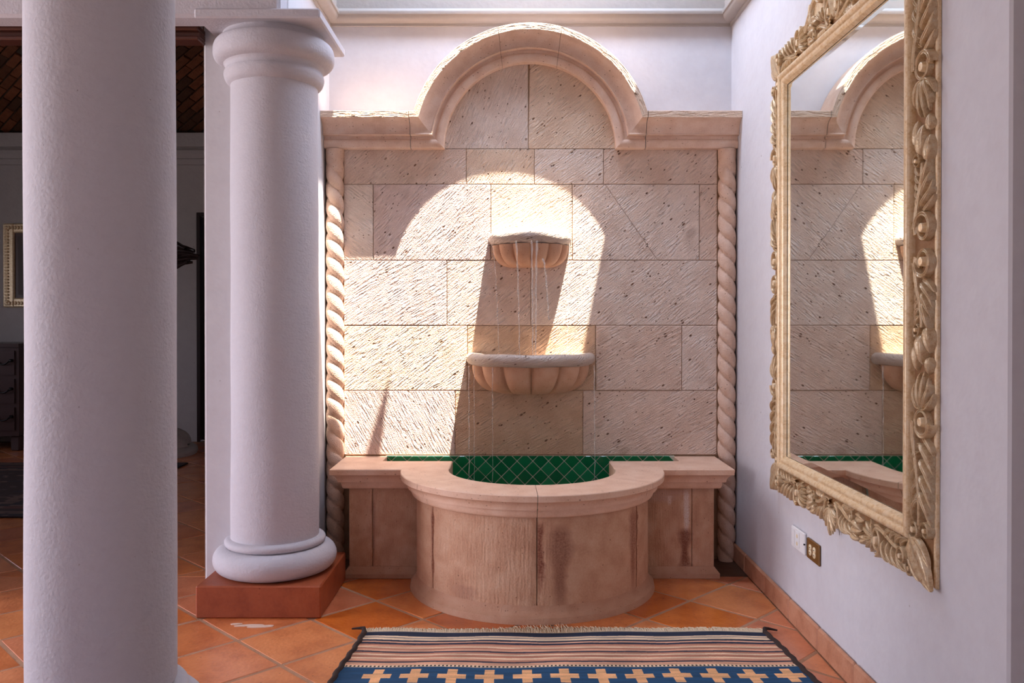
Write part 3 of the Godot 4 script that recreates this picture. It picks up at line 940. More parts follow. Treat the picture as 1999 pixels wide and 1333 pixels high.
func bowl(F: Node3D, R: float, y0: float, y1: float, rb: float, yb: float, rf: float) -> void:
	var at := V(XC, 0, ZP)
	var mb := MB.new()
	var hh := y0 - yb
	var run := PackedVector2Array()
	for k in 19:
		var a := PI / 2 * k / 18.0
		run.append(Vector2(rf + (rb - rf) * pow(sin(a), 0.8), yb + hh * (1.0 - pow(cos(a), 0.9))))
	var lobes := func(a: float, ri: int, t: float) -> float:
		var u := fposmod(a / (PI / 6.0), 1.0) * 2.0 - 1.0
		return 1.0 - (0.19 * (1.0 - pow(maxf(0.0, 1.0 - absf(u) ** 2.2), 0.6)) if ri == 0 else 0.0) * (0.55 + 0.45 * sin(t * PI))
	lathe(mb, [run], at, 150, 0.0, PI, lobes)
	lathe(mb, [pv([Vector2(0.001, yb), Vector2(rf, yb)])], at, 48, 0.0, PI)
	var b := obj("shell_bowl", mb, M.stone_bowl, F)
	var rm := MB.new()
	var e := PackedVector2Array()
	var h := (y1 - y0) / 2.0
	e.append(Vector2(R - 0.045, y0))
	for k in 13:
		var a := -PI / 2 + PI * k / 12.0
		e.append(Vector2(R - h * 0.9 + h * 0.9 * cos(a), y0 + h + h * sin(a)))
	e.append(Vector2(R - 0.075, y1 - 0.006))
	e.append(Vector2(R - 0.10, y1 - 0.05))
	e.append(Vector2(0.001, y1 - 0.055))
	var rows := []
	var uvs := []
	for q in e:
		var row := PackedVector3Array()
		var ur := PackedVector2Array()
		for i in 81:
			var a := PI * i / 80.0
			var r: float = q.x * (1.0 + 0.006 * sin(a * 9.0 + q.y * 50.0) * (1.0 if q.x > R - 0.03 else 0.0))
			row.append(at + Vector3(-cos(a) * r, q.y + 0.0015 * sin(a * 7.0), sin(a) * r))
			ur.append(Vector2(a * R, q.y * 1.4 + q.x).rotated(-0.5))
		rows.append(row)
		uvs.append(ur)
	rm.grid(rows, false, uvs)
	obj("rim", rm, M.rim, b)

func basin(F: Node3D) -> void:
	var cz := 3.69
	var RO := 0.577
	var RI := 0.365
	var YT := 0.50
	var joints := [0.0, 0.62, 1.585, 2.56, PI]   # where the curved slabs meet
	# curved front: body slabs with tool marks and drips
	var brown := Color8(120, 66, 46)
	var face := stone_face(1024, 256, 61, 1.62, [[0.62 * 0.507, 0.010, 0.02, 0.92, brown, 0.85], [1.585 * 0.507 + 0.012, 0.016, 0.05, 0.75, brown, 0.75], [1.585 * 0.507 + 0.09, 0.035, 0.08, 0.98, Color8(128, 82, 62), 0.6], [2.56 * 0.507 - 0.035, 0.02, 0.02, 0.9, Color8(136, 84, 62), 0.65], [2.56 * 0.507, 0.006, 0.0, 0.98, brown, 0.7], [1.0 * 0.507, 0.05, 0.7, 1.0, Color8(150, 104, 84), 0.4]], 0.85)
	var lining := MB.new()
	lathe(lining, [pv([Vector2(RI + 0.004, 0.12), Vector2(RI + 0.004, 0.46)])], V(XC, 0, cz), 48, 0.0, PI)
	for s in [-1.0, 1.0]:
		lining.quad_out(V(XC + s * (RI + 0.004), 0.12, cz), V(XC + s * (RI + 0.004), 0.46, cz), V(XC + s * (RI + 0.004), 0.46, 3.9), V(XC + s * (RI + 0.004), 0.12, 3.9), V(XC + s * 9.0, 0.3, 3.8))
	lathe(lining, [pv([Vector2(0.001, 0.12), Vector2(RI + 0.004, 0.12)])], V(XC, 0, cz), 48, 0.0, PI)
	bx(lining, XC - RI, XC + RI, 0.1, 0.12, cz, 4.0, 0.0)
	var B := obj("basin", lining, M.glaze[1], F)
	for k in 4:
		var mb := MB.new()
		var a0: float = joints[k] + (0.003 if k > 0 else 0.0)
		var a1: float = joints[k + 1] - (0.003 if k < 3 else 0.0)
		var rows := []
		var uvs := []
		for q in [Vector2(0.44, 0.412), Vector2(0.5067, 0.412), Vector2(0.5067, 0.404), Vector2(0.5067, 0.20), Vector2(0.5067, 0.062)]:
			var row := PackedVector3Array()
			var ur := PackedVector2Array()
			for i in 29:
				var a := lerpf(a0, a1, i / 28.0)
				var r: float = q.x - (0.003 if (i == 0 and k > 0) or (i == 28 and k < 3) else 0.0)
				row.append(V(XC - cos(a) * r, q.y, cz - sin(a) * r))
				ur.append(Vector2(a * 0.507 / 1.62, 1.0 - q.y / 0.412))
			rows.append(row)
			uvs.append(ur)
		mb.grid(rows.slice(1), true, uvs.slice(1))
		for e in [0, 28]:
			for j in 4:
				var p: Vector3 = rows[j][e]
				var w: Vector3 = rows[j + 1][e]
				var c := V(XC, p.y, cz)
				mb.tri(p, w, w.lerp(V(XC, w.y, cz), 0.12))
				mb.tri(p, w.lerp(V(XC, w.y, cz), 0.12), p.lerp(c, 0.12))
		obj("basin_slab", mb, face, B)
	var foot := MB.new()
	lathe(foot, [arcpts(Vector2(0.5065, 0.066), Vector2(0.509, 0.038), Vector2(0.526, 0.026), 5), pv([Vector2(0.526, 0.026), Vector2(0.532, 0.022), Vector2(0.536, 0.0)])], V(XC, 0, cz), 64, -0.02, PI + 0.02)
	obj("foot", foot, M.stone_foot, B)
	# side wings
	for s in [-1.0, 1.0]:
		var x_in: float = XC + s * 0.49
		var x_out: float = XC + s * 0.821
		var xj: float = -0.628 if s < 0 else 0.808
		var f := stone_face(512, 256, 71 + int(s), 0.5, [[0.22, 0.006, 0.1, 1.0, Color8(150, 100, 78), 0.5]] if s < 0 else [[0.205, 0.010, 0.02, 0.62, Color8(226, 210, 200), 0.8], [0.20, 0.022, 0.45, 1.0, Color8(112, 62, 44), 0.7], [0.10, 0.07, 0.03, 0.2, Color8(190, 160, 150), 0.5], [0.13, 0.012, 0.10, 0.22, Color8(226, 206, 196), 0.7]], 0.85)
		for part in 2:
			var xa: float = x_in if part == 0 else xj + s * 0.001
			var xb: float = xj - s * 0.001 if part == 0 else x_out
			var mb := MB.new()
			mb.uvf = func(p: Vector3) -> Vector2: return Vector2((absf(p.x - XC) - 0.49 + (-p.z - 3.75)) / 0.5 , 1.0 - p.y / 0.412)
			bx(mb, xa, xb, 0.048, 0.412, 3.75, 4.02, 0.003)
			obj("wing_slab", mb, f, B)
		var ft := MB.new()
		var xe: float = x_out + s * 0.022
		ft.box(V(min(x_in, xe), 0.0, 4.02), V(max(x_in, xe), 0.022, 3.728), 0.002)
		ft.quad_out(V(x_in, 0.022, 3.728), V(xe, 0.022, 3.728), V(x_out, 0.05, 3.75), V(x_in, 0.05, 3.75), V(x_in, 0.0, 4.0))
		ft.quad_out(V(xe, 0.022, 3.728), V(xe, 0.022, 4.02), V(x_out, 0.05, 4.02), V(x_out, 0.05, 3.75), V(x_in, 0.0, 4.0))
		obj("foot", ft, M.stone_foot, B)
	# ledge: (set back from the edge, height)
	var runs := [pv([Vector2(0.003, YT), Vector2(0.0, YT - 0.003)]), pv([Vector2(0.0, YT - 0.003), Vector2(0.001, YT - 0.0255)]), pv([Vector2(0.001, YT - 0.0255), Vector2(0.010, YT - 0.0275)]), arcpts(Vector2(0.010, YT - 0.0275), Vector2(0.030, YT - 0.040), Vector2(0.030, YT - 0.062), 8), pv([Vector2(0.030, YT - 0.062), Vector2(0.044, YT - 0.065)]), arcpts(Vector2(0.044, YT - 0.065), Vector2(0.046, YT - 0.092), Vector2(0.054, YT - 0.0945), 5), pv([Vector2(0.054, YT - 0.0945), Vector2(0.075, YT - 0.095)])]
	for k in 4:
		var mb := MB.new()
		var a0: float = joints[k] + (0.0016 if k > 0 else 0.0)
		var a1: float = joints[k + 1] - (0.0016 if k < 3 else 0.0)
		for run in runs:
			var rows := []
			for q in run:
				var row := PackedVector3Array()
				for i in 33:
					var r: float = RO - q.x
					var z: float = cz - 3.67 - q.x
					var lim := asin(z / r)
					var a := clampf(lerpf(a0, a1, i / 32.0), lim, PI - lim)
					row.append(V(XC - cos(a) * r, q.y, cz - sin(a) * r))
				rows.append(row)
			mb.grid(rows, true)
		var top := []
		for q in [RO - 0.003, RO - 0.06, RI + 0.05, RI + 0.004]:
			var row := PackedVector3Array()
			for i in 33:
				var a := lerpf(a0, a1, i / 32.0)
				row.append(V(XC - cos(a) * q, YT, cz - sin(a) * q))
			top.append(row)
		mb.grid(top)
		var lip := []
		for q in [Vector2(RI + 0.004, YT), Vector2(RI, YT - 0.004), Vector2(RI, 0.44)]:
			var row := PackedVector3Array()
			for i in 33:
				var a := lerpf(a0, a1, i / 32.0)
				row.append(V(XC - cos(a) * q.x, q.y, cz - sin(a) * q.x))
			lip.append(row)
		mb.grid(lip)
		obj("ledge_stone", mb, M.stone_ledge, B)
	for s in [-1.0, 1.0]:
		var mb := MB.new()
		var xo: float = XC + s * 0.893
		for run in runs:
			var rows := []
			var rows2 := []
			for q in run:
				var r: float = RO - q.x
				var z: float = cz - 3.67 - q.x
				var xi: float = XC + s * sqrt(r * r - z * z)
				rows.append(PackedVector3Array([V(xi, q.y, 3.67 + q.x), V(xo - s * q.x, q.y, 3.67 + q.x)]))
				rows2.append(PackedVector3Array([V(xo - s * q.x, q.y, 3.67 + q.x), V(xo - s * q.x, q.y, ZP)]))
			mb.grid(rows, s < 0)
			mb.grid(rows2, s < 0)
		var flat := func(xa: float, xb: float, da: float, db: float) -> void:
			mb.quad_out(V(xa, YT, da), V(xb, YT, da), V(xb, YT, db), V(xa, YT, db), V((xa + xb) / 2, 0.0, (da + db) / 2))
		var xin: float = XC + s * RI
		var xs: float = XC + s * 0.692
		flat.call(xin + s * 0.004, XC + s * (RO - 0.003), cz, 3.895 - 0.004)
		flat.call(XC + s * (RO - 0.003), xo - s * 0.003, 3.673, 3.895 - 0.004)
		flat.call(xs, xo - s * 0.003, 3.891, ZP)
		mb.quad_out(V(xin, YT - 0.003, cz), V(xin, YT - 0.003, 3.892), V(xin, 0.43, 3.892), V(xin, 0.43, cz), V(xin + s, 0.4, 3.8))
		mb.quad_out(V(xin + s * 0.004, YT, cz), V(xin + s * 0.004, YT, 3.892), V(xin, YT - 0.003, 3.892), V(xin, YT - 0.003, cz), V(xin + s, 0.4, 3.8))
		mb.quad_out(V(xin, YT - 0.003, 3.894), V(xs, YT - 0.003, 3.894), V(xs, 0.40, 3.894), V(xin, 0.40, 3.894), V(xs, 0.4, 3.0))
		mb.quad_out(V(xin, YT, 3.891), V(xs, YT, 3.891), V(xs, YT - 0.003, 3.894), V(xin, YT - 0.003, 3.894), V(xs, 0.4, 3.0))
		mb.quad_out(V(xs, YT, 3.89), V(xs, YT, ZP), V(xs, 0.40, ZP), V(xs, 0.40, 3.89), V(xs + s, 0.4, 3.95))
		obj("ledge_stone", mb, M.stone_ledge, B)
	# back of the pool: green glazed tiles set on the diagonal
	var gb := MB.new()
	bx(gb, XC - 0.695, XC + 0.695, 0.12, 0.503, ZP - 0.010, ZP + 0.01, 0.0)
	var gt := obj("tiled_back", gb, M.glaze_grout, B)
	var dg := 0.0757
	var to3 := func(p: Vector2, h: float) -> Vector3: return V(p.x, p.y, ZP - 0.009 - h)
	var lim := rect(XC - 0.69, 0.28, XC + 0.69, 0.5035)
	rng.seed = 8
	for i in range(-10, 11):
		for j in range(-1, 8):
			var c := Vector2(XC + 0.012 + i * dg + (0.5 * dg if j & 1 else 0.0), 0.29 + j * dg / 2.0)
			var hw := dg / 2.0 - 0.0022
			for part in Geometry2D.intersect_polygons(pv([c + Vector2(hw, 0), c + Vector2(0, hw), c - Vector2(hw, 0), c - Vector2(0, hw)]), lim):
				var area := 0.0
				for t in part.size():
					area += part[t].cross(part[(t + 1) % part.size()])
				if absf(area) < 0.0006:
					continue
				var mb := MB.new()
				mb.prism(part, to3, 0.0, 0.0045 + rng.randf() * 0.001, 0.0022)
				obj("glazed_tile", mb, M.glaze[rng.randi() % 4], gt)

func build_water() -> void:
	var mb := MB.new()
	var cz := 3.69
	var rows := []
	for q in 13:
		var row := PackedVector3Array()
		for i in 49:
			var a := PI * i / 48.0
			var r := 0.362 * q / 12.0
			row.append(V(XC - cos(a) * r, 0.352 + 0.0008 * sin(r * 90.0 + a * 2.0), cz - sin(a) * r))
		rows.append(row)
	mb.grid(rows, true)
	mb.quad_out(V(XC - 0.362, 0.352, cz), V(XC + 0.362, 0.352, cz), V(XC + 0.362, 0.352, 4.012), V(XC - 0.362, 0.352, 4.012), V(XC, 0, cz))
	tag(obj("pool_water", mb, M.water), "clear water in the round basin before the green tiles", "water")
	# thin falls: [x at the lip, depth, y top, y end, drift, radius, label]
	for f in [[-0.098, 3.965, 1.520, 1.003, 0.035, 0.0017, "slanting stream at the left end of the upper bowl"],
			[0.016, 3.845, 1.522, 0.985, 0.018, 0.0030, "thin water stream left of middle under the upper bowl"],
			[0.088, 3.826, 1.522, 0.985, 0.006, 0.0034, "thin water stream falling from the middle of the upper bowl"],
			[0.113, 3.826, 1.522, 0.985, -0.006, 0.0042, "widest water stream just right of the middle under the upper bowl"],
			[0.139, 3.836, 1.440, 1.16, 0.028, 0.0034, "short broken stream from the foot of the upper bowl"],
			[0.272, 3.955, 1.520, 1.003, -0.012, 0.0016, "hair-thin stream at the right end of the upper bowl"],
			[-0.206, 3.93, 0.944, 0.36, 0.004, 0.0024, "stream at the far left edge of the lower bowl"],
			[-0.178, 3.87, 0.944, 0.36, 0.003, 0.0014, "second stream from the left under the lower bowl"],
			[-0.090, 3.765, 0.944, 0.36, 0.002, 0.0013, "third thin stream from the left under the lower bowl"],
			[0.385, 3.93, 0.944, 0.36, 0.003, 0.0022, "stream at the right edge of the lower bowl"]]:
		var pts := []
		var rr := []
		for k in 15:
			var t := k / 14.0
			pts.append(V(f[0] + f[4] * sqrt(t) + 0.0015 * sin(k * 1.9), lerpf(f[2], f[3], t), f[1] - 0.012 * sqrt(t)))
			rr.append(f[5] * 1.2 * (1.0 + 0.35 * sin(k * 2.3)) * (1.0 - 0.3 * t))
		var s := MB.new()
		tube(s, pts, rr, 7)
		tag(obj("water_stream", s, M.stream), f[6], "water", "thin streams falling from the fountain bowls")

# ---------------------------------------------------------------- the mirror
func ridge(mb: MB, pts: Array, w0: float, h0: float, base: float, mp: Callable, taper := 0.0, crest := 2.0) -> void:
	# a carved strap or leaf lobe: follows pts in the frame's plane, swelling and dying away
	var rows := []
	var nn := pts.size()
	for j in nn:
		var t := float(j) / (nn - 1)
		var dirv: Vector2 = (pts[mini(j + 1, nn - 1)] - pts[maxi(j - 1, 0)]).normalized()
		var side := Vector2(-dirv.y, dirv.x)
		var k := lerpf(pow(maxf(0.0, sin(PI * pow(t, 0.75))), 0.6), 1.0 - 0.55 * t, 1.0 - taper) if taper > 0.0 else 1.0 - 0.45 * t
		k = maxf(k, 0.06)
		var row := PackedVector3Array()
		for i in 13:
			var u := i / 6.0 - 1.0
			var p: Vector2 = pts[j] + side * u * w0 * k
			row.append(mp.call(p.x, p.y, base + h0 * (0.45 + 0.55 * k) * pow(maxf(0.0, 1.0 - absf(u) ** 3.0), 0.5) * (1.0 - 0.30 * maxf(0.0, 1.0 - absf(u) * 1.9))))
		rows.append(row)
	mb.grid(rows)
	mb.grid(rows, true)

func curve2(a: Vector2, b: Vector2, c: Vector2, d: Vector2, k := 10) -> Array:
	var r := []
	for i in k + 1:
		r.append(a.bezier_interpolate(b, c, d, float(i) / k))
	return r

func volute(mb: MB, c: Vector2, R: float, turn: float, start: float, base: float, mp: Callable) -> void:
	var pts := []
	for k in 25:
		var t := k / 24.0
		var a := start + turn * t * 1.1 * TAU
		pts.append(c + Vector2(cos(a), sin(a)) * R * (1.0 - 0.42 * t))
	ridge(mb, pts, R * 0.21, 0.024, base, mp)
	var rows := []
	for j in 6:
		var row := PackedVector3Array()
		var f := j / 5.0
		for i in 17:
			var a := TAU * i / 16.0
			row.append(mp.call(c.x + cos(a) * R * 0.36 * f, c.y + sin(a) * R * 0.36 * f, base + (0.022 if j < 5 else 0.0)))
		rows.append(row)
	mb.grid(rows)

func pod(mb: MB, a: Vector2, b: Vector2, w: float, h: float, base: float, mp: Callable) -> void:
	ridge(mb, curve2(a, a.lerp(b, 0.3), a.lerp(b, 0.7), b, 8), w, h, base, mp, 1.0)

func spray(mb: MB, root: Vector2, dir: float, spread: float, n: int, length: float, w: float, bend: float, base: float, mp: Callable) -> void:
	for i in n:
		var f := (float(i) / (n - 1) - 0.5) * 2.0
		var a := dir + f * spread
		var le := length * (1.0 - 0.32 * absf(f)) * rng.randf_range(0.92, 1.06)
		var d1 := Vector2(cos(a - f * bend), sin(a - f * bend))
		var d2 := Vector2(cos(a + f * bend), sin(a + f * bend))
		ridge(mb, curve2(root, root + d1 * le * 0.35, root + d1 * le * 0.7 + d2 * le * 0.05, root + d1 * le * 0.62 + d2 * le * 0.38), w, 0.011 + 0.004 * (i % 2), base, mp, 1.0)

func feather(mb: MB, a: Vector2, b: Vector2, bow: float, w: float, h: float, base: float, mp: Callable) -> void:
	var side := (b - a).orthogonal() * bow
	ridge(mb, curve2(a, a.lerp(b, 0.35) + side, a.lerp(b, 0.75) + side, b, 9), w, h, base, mp, 1.0)

func half_rail(parent: Node3D, g: float, L: float, mp0: Callable) -> void:
	# carving from the middle of a rail (s = 0) out to its corner (s = L); g mirrors it; u runs in from the outer edge
	var k := L / 0.885
	var mp := func(s: float, u: float, p: float) -> Vector3: return mp0.call(g * s * k, u - 0.003, p)
	var base := 0.010
	var mb := MB.new()
	volute(mb, Vector2(0.044, 0.044), 0.041, -1.0, PI * 0.5, base, mp)
	ridge(mb, curve2(Vector2(0.030, 0.080), Vector2(0.10, 0.104), Vector2(0.14, 0.050), Vector2(0.215, 0.058), 16), 0.013, 0.020, base, mp)
	volute(mb, Vector2(0.222, 0.074), 0.019, 1.0, -PI * 0.5, base, mp)
	obj("scroll", mb, M.gilt, parent)
	mb = MB.new()
	for i in 7:
		feather(mb, Vector2(0.088 + 0.012 * i, 0.058 - 0.002 * i), Vector2(0.125 + 0.020 * i, 0.002 + 0.0035 * i), 0.16, 0.0088, 0.017 + 0.011 * (i & 1), base, mp)
	for i in 5:
		feather(mb, Vector2(0.105 + 0.020 * i, 0.076), Vector2(0.130 + 0.022 * i, 0.095), -0.2, 0.009, 0.015, base, mp)
	obj("leaf_spray", mb, M.gilt, parent)
	mb = MB.new()
	pod(mb, Vector2(0.212, 0.026), Vector2(0.280, 0.016), 0.020, 0.025, base, mp)
	pod(mb, Vector2(0.232, 0.052), Vector2(0.312, 0.046), 0.025, 0.031, base, mp)
	pod(mb, Vector2(0.262, 0.084), Vector2(0.330, 0.080), 0.019, 0.024, base, mp)
	pod(mb, Vector2(0.292, 0.018), Vector2(0.336, 0.024), 0.016, 0.020, base, mp)
	obj("seed_pod", mb, M.gilt, parent)
	mb = MB.new()
	for i in 9:
		var f := i / 4.0 - 1.0
		feather(mb, Vector2(0.430, 0.050 + 0.012 * f), Vector2(0.330 + 0.055 * f * f, 0.049 + 0.046 * f), 0.20 * f, 0.0080, 0.017 + 0.011 * (i & 1), base, mp)
	for i in 6:
		var f := i / 2.5 - 1.0
		feather(mb, Vector2(0.425, 0.050), Vector2(0.380 + 0.022 * f * f, 0.049 + 0.040 * f), 0.25 * f, 0.009, 0.016, base + 0.006, mp)
	obj("leaf_fan", mb, M.gilt, parent)
	mb = MB.new()
	volute(mb, Vector2(0.462, 0.046), 0.041, 1.0, -PI * 0.5, base, mp)
	ridge(mb, curve2(Vector2(0.462, 0.086), Vector2(0.53, 0.100), Vector2(0.60, 0.048), Vector2(0.735, 0.060), 16), 0.011, 0.022, base + 0.003, mp)
	obj("scroll", mb, M.gilt, parent)
	mb = MB.new()
	for i in 9:
		feather(mb, Vector2(0.498 + 0.021 * i, 0.058), Vector2(0.545 + 0.024 * i, 0.003 + 0.001 * i), 0.18, 0.0098, 0.018 + 0.011 * (i & 1), base, mp)
	for i in 8:
		feather(mb, Vector2(0.520 + 0.021 * i, 0.066), Vector2(0.562 + 0.024 * i, 0.096), -0.18, 0.0085, 0.016 + 0.008 * (i & 1), base, mp)
	obj("acanthus_leaf", mb, M.gilt, parent)
	mb = MB.new()
	volute(mb, Vector2(0.752, 0.086), 0.027, -1.0, PI * 0.5, base, mp)
	volute(mb, Vector2(0.742, 0.026), 0.022, 1.0, PI * 0.5, base, mp)
	obj("scroll", mb, M.gilt, parent)

func build_mirror() -> void:
	var A := 0.645
	var B := 0.8725
	var W := 0.152
	var mc := V(XR - 0.001, 1.3475, 2.745)
	var T := thing("wall_mirror", "tall mirror in a carved silver-gold frame on the right wall", "mirror", mc)
	var mp := func(a: float, b: float, p: float) -> Vector3: return Vector3(-p, b, a)   # a towards the camera, b up, p off the wall
	# the four moulded rails, mitred
	var prof := [pv([Vector2(0.0, 0.0), Vector2(0.0, 0.006)]), arcpts(Vector2(0.0, 0.006), Vector2(0.001, 0.011), Vector2(0.008, 0.011), 4), pv([Vector2(0.008, 0.011), Vector2(0.099, 0.016)]), arcpts(Vector2(0.099, 0.016), Vector2(0.101, 0.038), Vector2(0.111, 0.038), 5), arcpts(Vector2(0.111, 0.038), Vector2(0.122, 0.038), Vector2(0.125, 0.029), 5), pv([Vector2(0.125, 0.029), Vector2(0.128, 0.029)]), arcpts(Vector2(0.128, 0.029), Vector2(0.136, 0.033), Vector2(0.144, 0.025), 5), pv([Vector2(0.144, 0.025), Vector2(W, 0.012)])]
	var corner := func(k: int, u: float) -> Vector2: return [Vector2(A - u, -B + u), Vector2(A - u, B - u), Vector2(-A + u, B - u), Vector2(-A + u, -B + u)][k % 4]
	for k in 4:
		var mb := MB.new()
		var ground := MB.new()
		for ri in prof.size():
			var rows := []
			for q in prof[ri]:
				var c0: Vector2 = corner.call(k, q.x)
				var c1: Vector2 = corner.call(k + 1, q.x)
				rows.append(PackedVector3Array([mp.call(c0.x, c0.y, q.y), mp.call(c1.x, c1.y, q.y)]))
			(ground if ri == 2 else mb).grid(rows, true)
		var rail := obj("frame_rail", mb, M.gilt_flat, T)
		obj("carving_ground", ground, M.gilt_ground, rail)
		rng.seed = 40
		var along: Callable
		match k:
			0: along = func(s: float, u: float, p: float) -> Vector3: return mp.call(A - u, s, p)
			1: along = func(s: float, u: float, p: float) -> Vector3: return mp.call(s, B - u, p)
			2: along = func(s: float, u: float, p: float) -> Vector3: return mp.call(-A + u, s, p)
			3: along = func(s: float, u: float, p: float) -> Vector3: return mp.call(s, -B + u, p)
		for g in [-1.0, 1.0]:
			half_rail(rail, g, B if k % 2 == 0 else A, along)
		if k == 3:   # shell in the middle of the foot
			var sh := MB.new()
			spray(sh, Vector2(0.0, 0.060), -PI / 2, 1.25, 11, 0.085, 0.010, 0.1, 0.026, along)
			obj("shell", sh, M.gilt, rail)
		if k == 1:   # pierced crest over the top rail
			var cr := MB.new()
			spray(cr, Vector2(0.0, 0.07), -PI / 2, 0.55, 9, 0.26, 0.020, 0.2, 0.018, along)
			for g in [-1.0, 1.0]:
				var mq := func(s: float, u: float, p: float) -> Vector3: return along.call(g * s, u, p)
				volute(cr, Vector2(0.10, -0.06), 0.045, 1.0, -PI * 0.5, 0.016, mq)
				ridge(cr, curve2(Vector2(0.10, -0.10), Vector2(0.02, -0.13), Vector2(0.12, 0.02), Vector2(0.05, 0.06), 14), 0.015, 0.016, 0.016, mq)
				ridge(cr, curve2(Vector2(0.26, 0.03), Vector2(0.20, -0.03), Vector2(0.17, -0.10), Vector2(0.10, -0.02), 14), 0.016, 0.016, 0.016, mq)
				spray(cr, Vector2(0.20, 0.03), -PI * 0.42, 0.6, 6, 0.10, 0.013, 0.5, 0.016, mq)
				spray(cr, Vector2(0.30, 0.03), -PI * 0.30, 0.5, 4, 0.06, 0.012, 0.5, 0.016, mq)
			var bk := MB.new()
			bk.prism(pv([Vector2(-0.28, B - 0.02), Vector2(0.28, B - 0.02), Vector2(0.20, B + 0.07), Vector2(0.08, B + 0.16), Vector2(-0.08, B + 0.16), Vector2(-0.20, B + 0.07)]), func(p: Vector2, h: float) -> Vector3: return mp.call(p.x, p.y, h), 0.0, 0.018, 0.004)
			obj("crest_board", bk, M.gilt_flat, rail)
			obj("crest", cr, M.gilt, rail)
		# a broad leaf closes each corner
		var cl := MB.new()
		var cc: Vector2 = corner.call(k, 0.0)
		var inw := Vector2(-signf(cc.x), -signf(cc.y))
		var mc2 := func(x: float, y: float, p: float) -> Vector3: return mp.call(x, y, p)
		ridge(cl, curve2(cc + inw * 0.105, cc + inw * 0.07, cc + inw * 0.04, cc - inw * 0.004), 0.042, 0.022, 0.018, mc2, 1.0)
		for t in [-1.0, 1.0]:
			var sd := Vector2(inw.x if t > 0 else 0.0, 0.0 if t > 0 else inw.y)
			ridge(cl, curve2(cc + inw * 0.10, cc + inw * 0.06 + sd * 0.05, cc + inw * 0.02 + sd * 0.06, cc + sd * 0.05 + inw * 0.004), 0.018, 0.016, 0.02, mc2, 1.0)
		volute(cl, cc + inw * 0.05 + Vector2(inw.x * 0.075, 0), 0.024, 1.0, 0.0, 0.024, mc2)
		obj("corner_leaf", cl, M.gilt, rail)
	# glass with a bevelled margin
	var gm := MB.new()
	var a1 := A - W
	var b1 := B - W
	var e := 0.022
	gm.quad_out(mp.call(-a1 + e, -b1 + e, 0.012), mp.call(a1 - e, -b1 + e, 0.012), mp.call(a1 - e, b1 - e, 0.012), mp.call(-a1 + e, b1 - e, 0.012), Vector3(1, 0, 0))
	var glass := obj("glass", gm, M.mirror, T)
	var bm := MB.new()
	var q0 := [Vector2(-a1, -b1), Vector2(a1, -b1), Vector2(a1, b1), Vector2(-a1, b1)]
	for k in 4:
		var u0: Vector2 = q0[k]
		var u1: Vector2 = q0[(k + 1) % 4]
		var i0 := Vector2(u0.x - signf(u0.x) * e, u0.y - signf(u0.y) * e)
		var i1 := Vector2(u1.x - signf(u1.x) * e, u1.y - signf(u1.y) * e)
		bm.quad_out(mp.call(u0.x, u0.y, 0.0105), mp.call(u1.x, u1.y, 0.0105), mp.call(i1.x, i1.y, 0.012), mp.call(i0.x, i0.y, 0.012), Vector3(1, 0, 0))
	obj("bevel", bm, M.mirror, glass)

# ---------------------------------------------------------------- wall plates
func build_plates() -> void:
	var s := thing("light_switch", "white switch plate low on the right wall, left of the brown outlet", "switch", V(XR - 0.001, 0.335, 3.118))
	var p := MB.new()
	p.box(Vector3(-0.010, -0.040, -0.070), Vector3(0.0, 0.040, 0.070), 0.003)
	obj("plate", p, M.white_plastic, s)
	p = MB.new()
	p.box(Vector3(-0.013, -0.028, -0.058), Vector3(-0.0095, 0.030, -0.030), 0.0015)
	obj("rocker", p, M.white_plastic, s)
	p = MB.new()
	p.box(Vector3(-0.0125, -0.028, -0.018), Vector3(-0.0095, 0.030, 0.022), 0.0015)
	var sock := obj("socket", p, M.white_plastic, s)
	for y in [-0.014, 0.014]:
		var h := MB.new()
		lathe(h, [pv([Vector2(0.0075, 0.0), Vector2(0.0075, 0.001)]), pv([Vector2(0.0075, 0.001), Vector2(0.0, 0.001)])], Vector3.ZERO, 14)
		var o := obj("socket_face", h, M.cream_plastic, sock)
		o.transform = Transform3D(Basis(Vector3(0, 0, 1), PI / 2), Vector3(-0.0125, y, 0.002))
	p = MB.new()
	p.box(Vector3(-0.0115, -0.003, 0.066), Vector3(-0.0045, 0.003, 0.0705), 0.001)
	obj("screw", p, M.dark, s)
	var b := thing("power_outlet", "brown metal outlet plate with two cream sockets below the mirror", "outlet", V(XR - 0.001, 0.332, 2.967))
	p = MB.new()
	p.box(Vector3(-0.008, -0.037, -0.060), Vector3(0.0, 0.037, 0.060), 0.003)
	obj("plate", p, M.brown_plate, b)
	for z in [-0.022, 0.018]:
		p = MB.new()
		for y in [-0.0085, 0.0085]:
			var ring := []
			for r in [[0.0115, -0.007], [0.0115, -0.0105], [0.0, -0.0108]]:
				var row := PackedVector3Array()
				for i in 21:
					var a := TAU * i / 20.0
					row.append(Vector3(r[1], y + sin(a) * r[0], z + cos(a) * r[0]))
				ring.append(row)
			p.grid(ring)
		var so := obj("socket", p, M.cream_plastic, b)
		for y in [-0.009, 0.009]:
			var sl := MB.new()
			sl.box(Vector3(-0.0114, y - 0.001, z - 0.005), Vector3(-0.0104, y + 0.001, z + 0.005), 0.0)
			obj("slot", sl, M.dark, so)

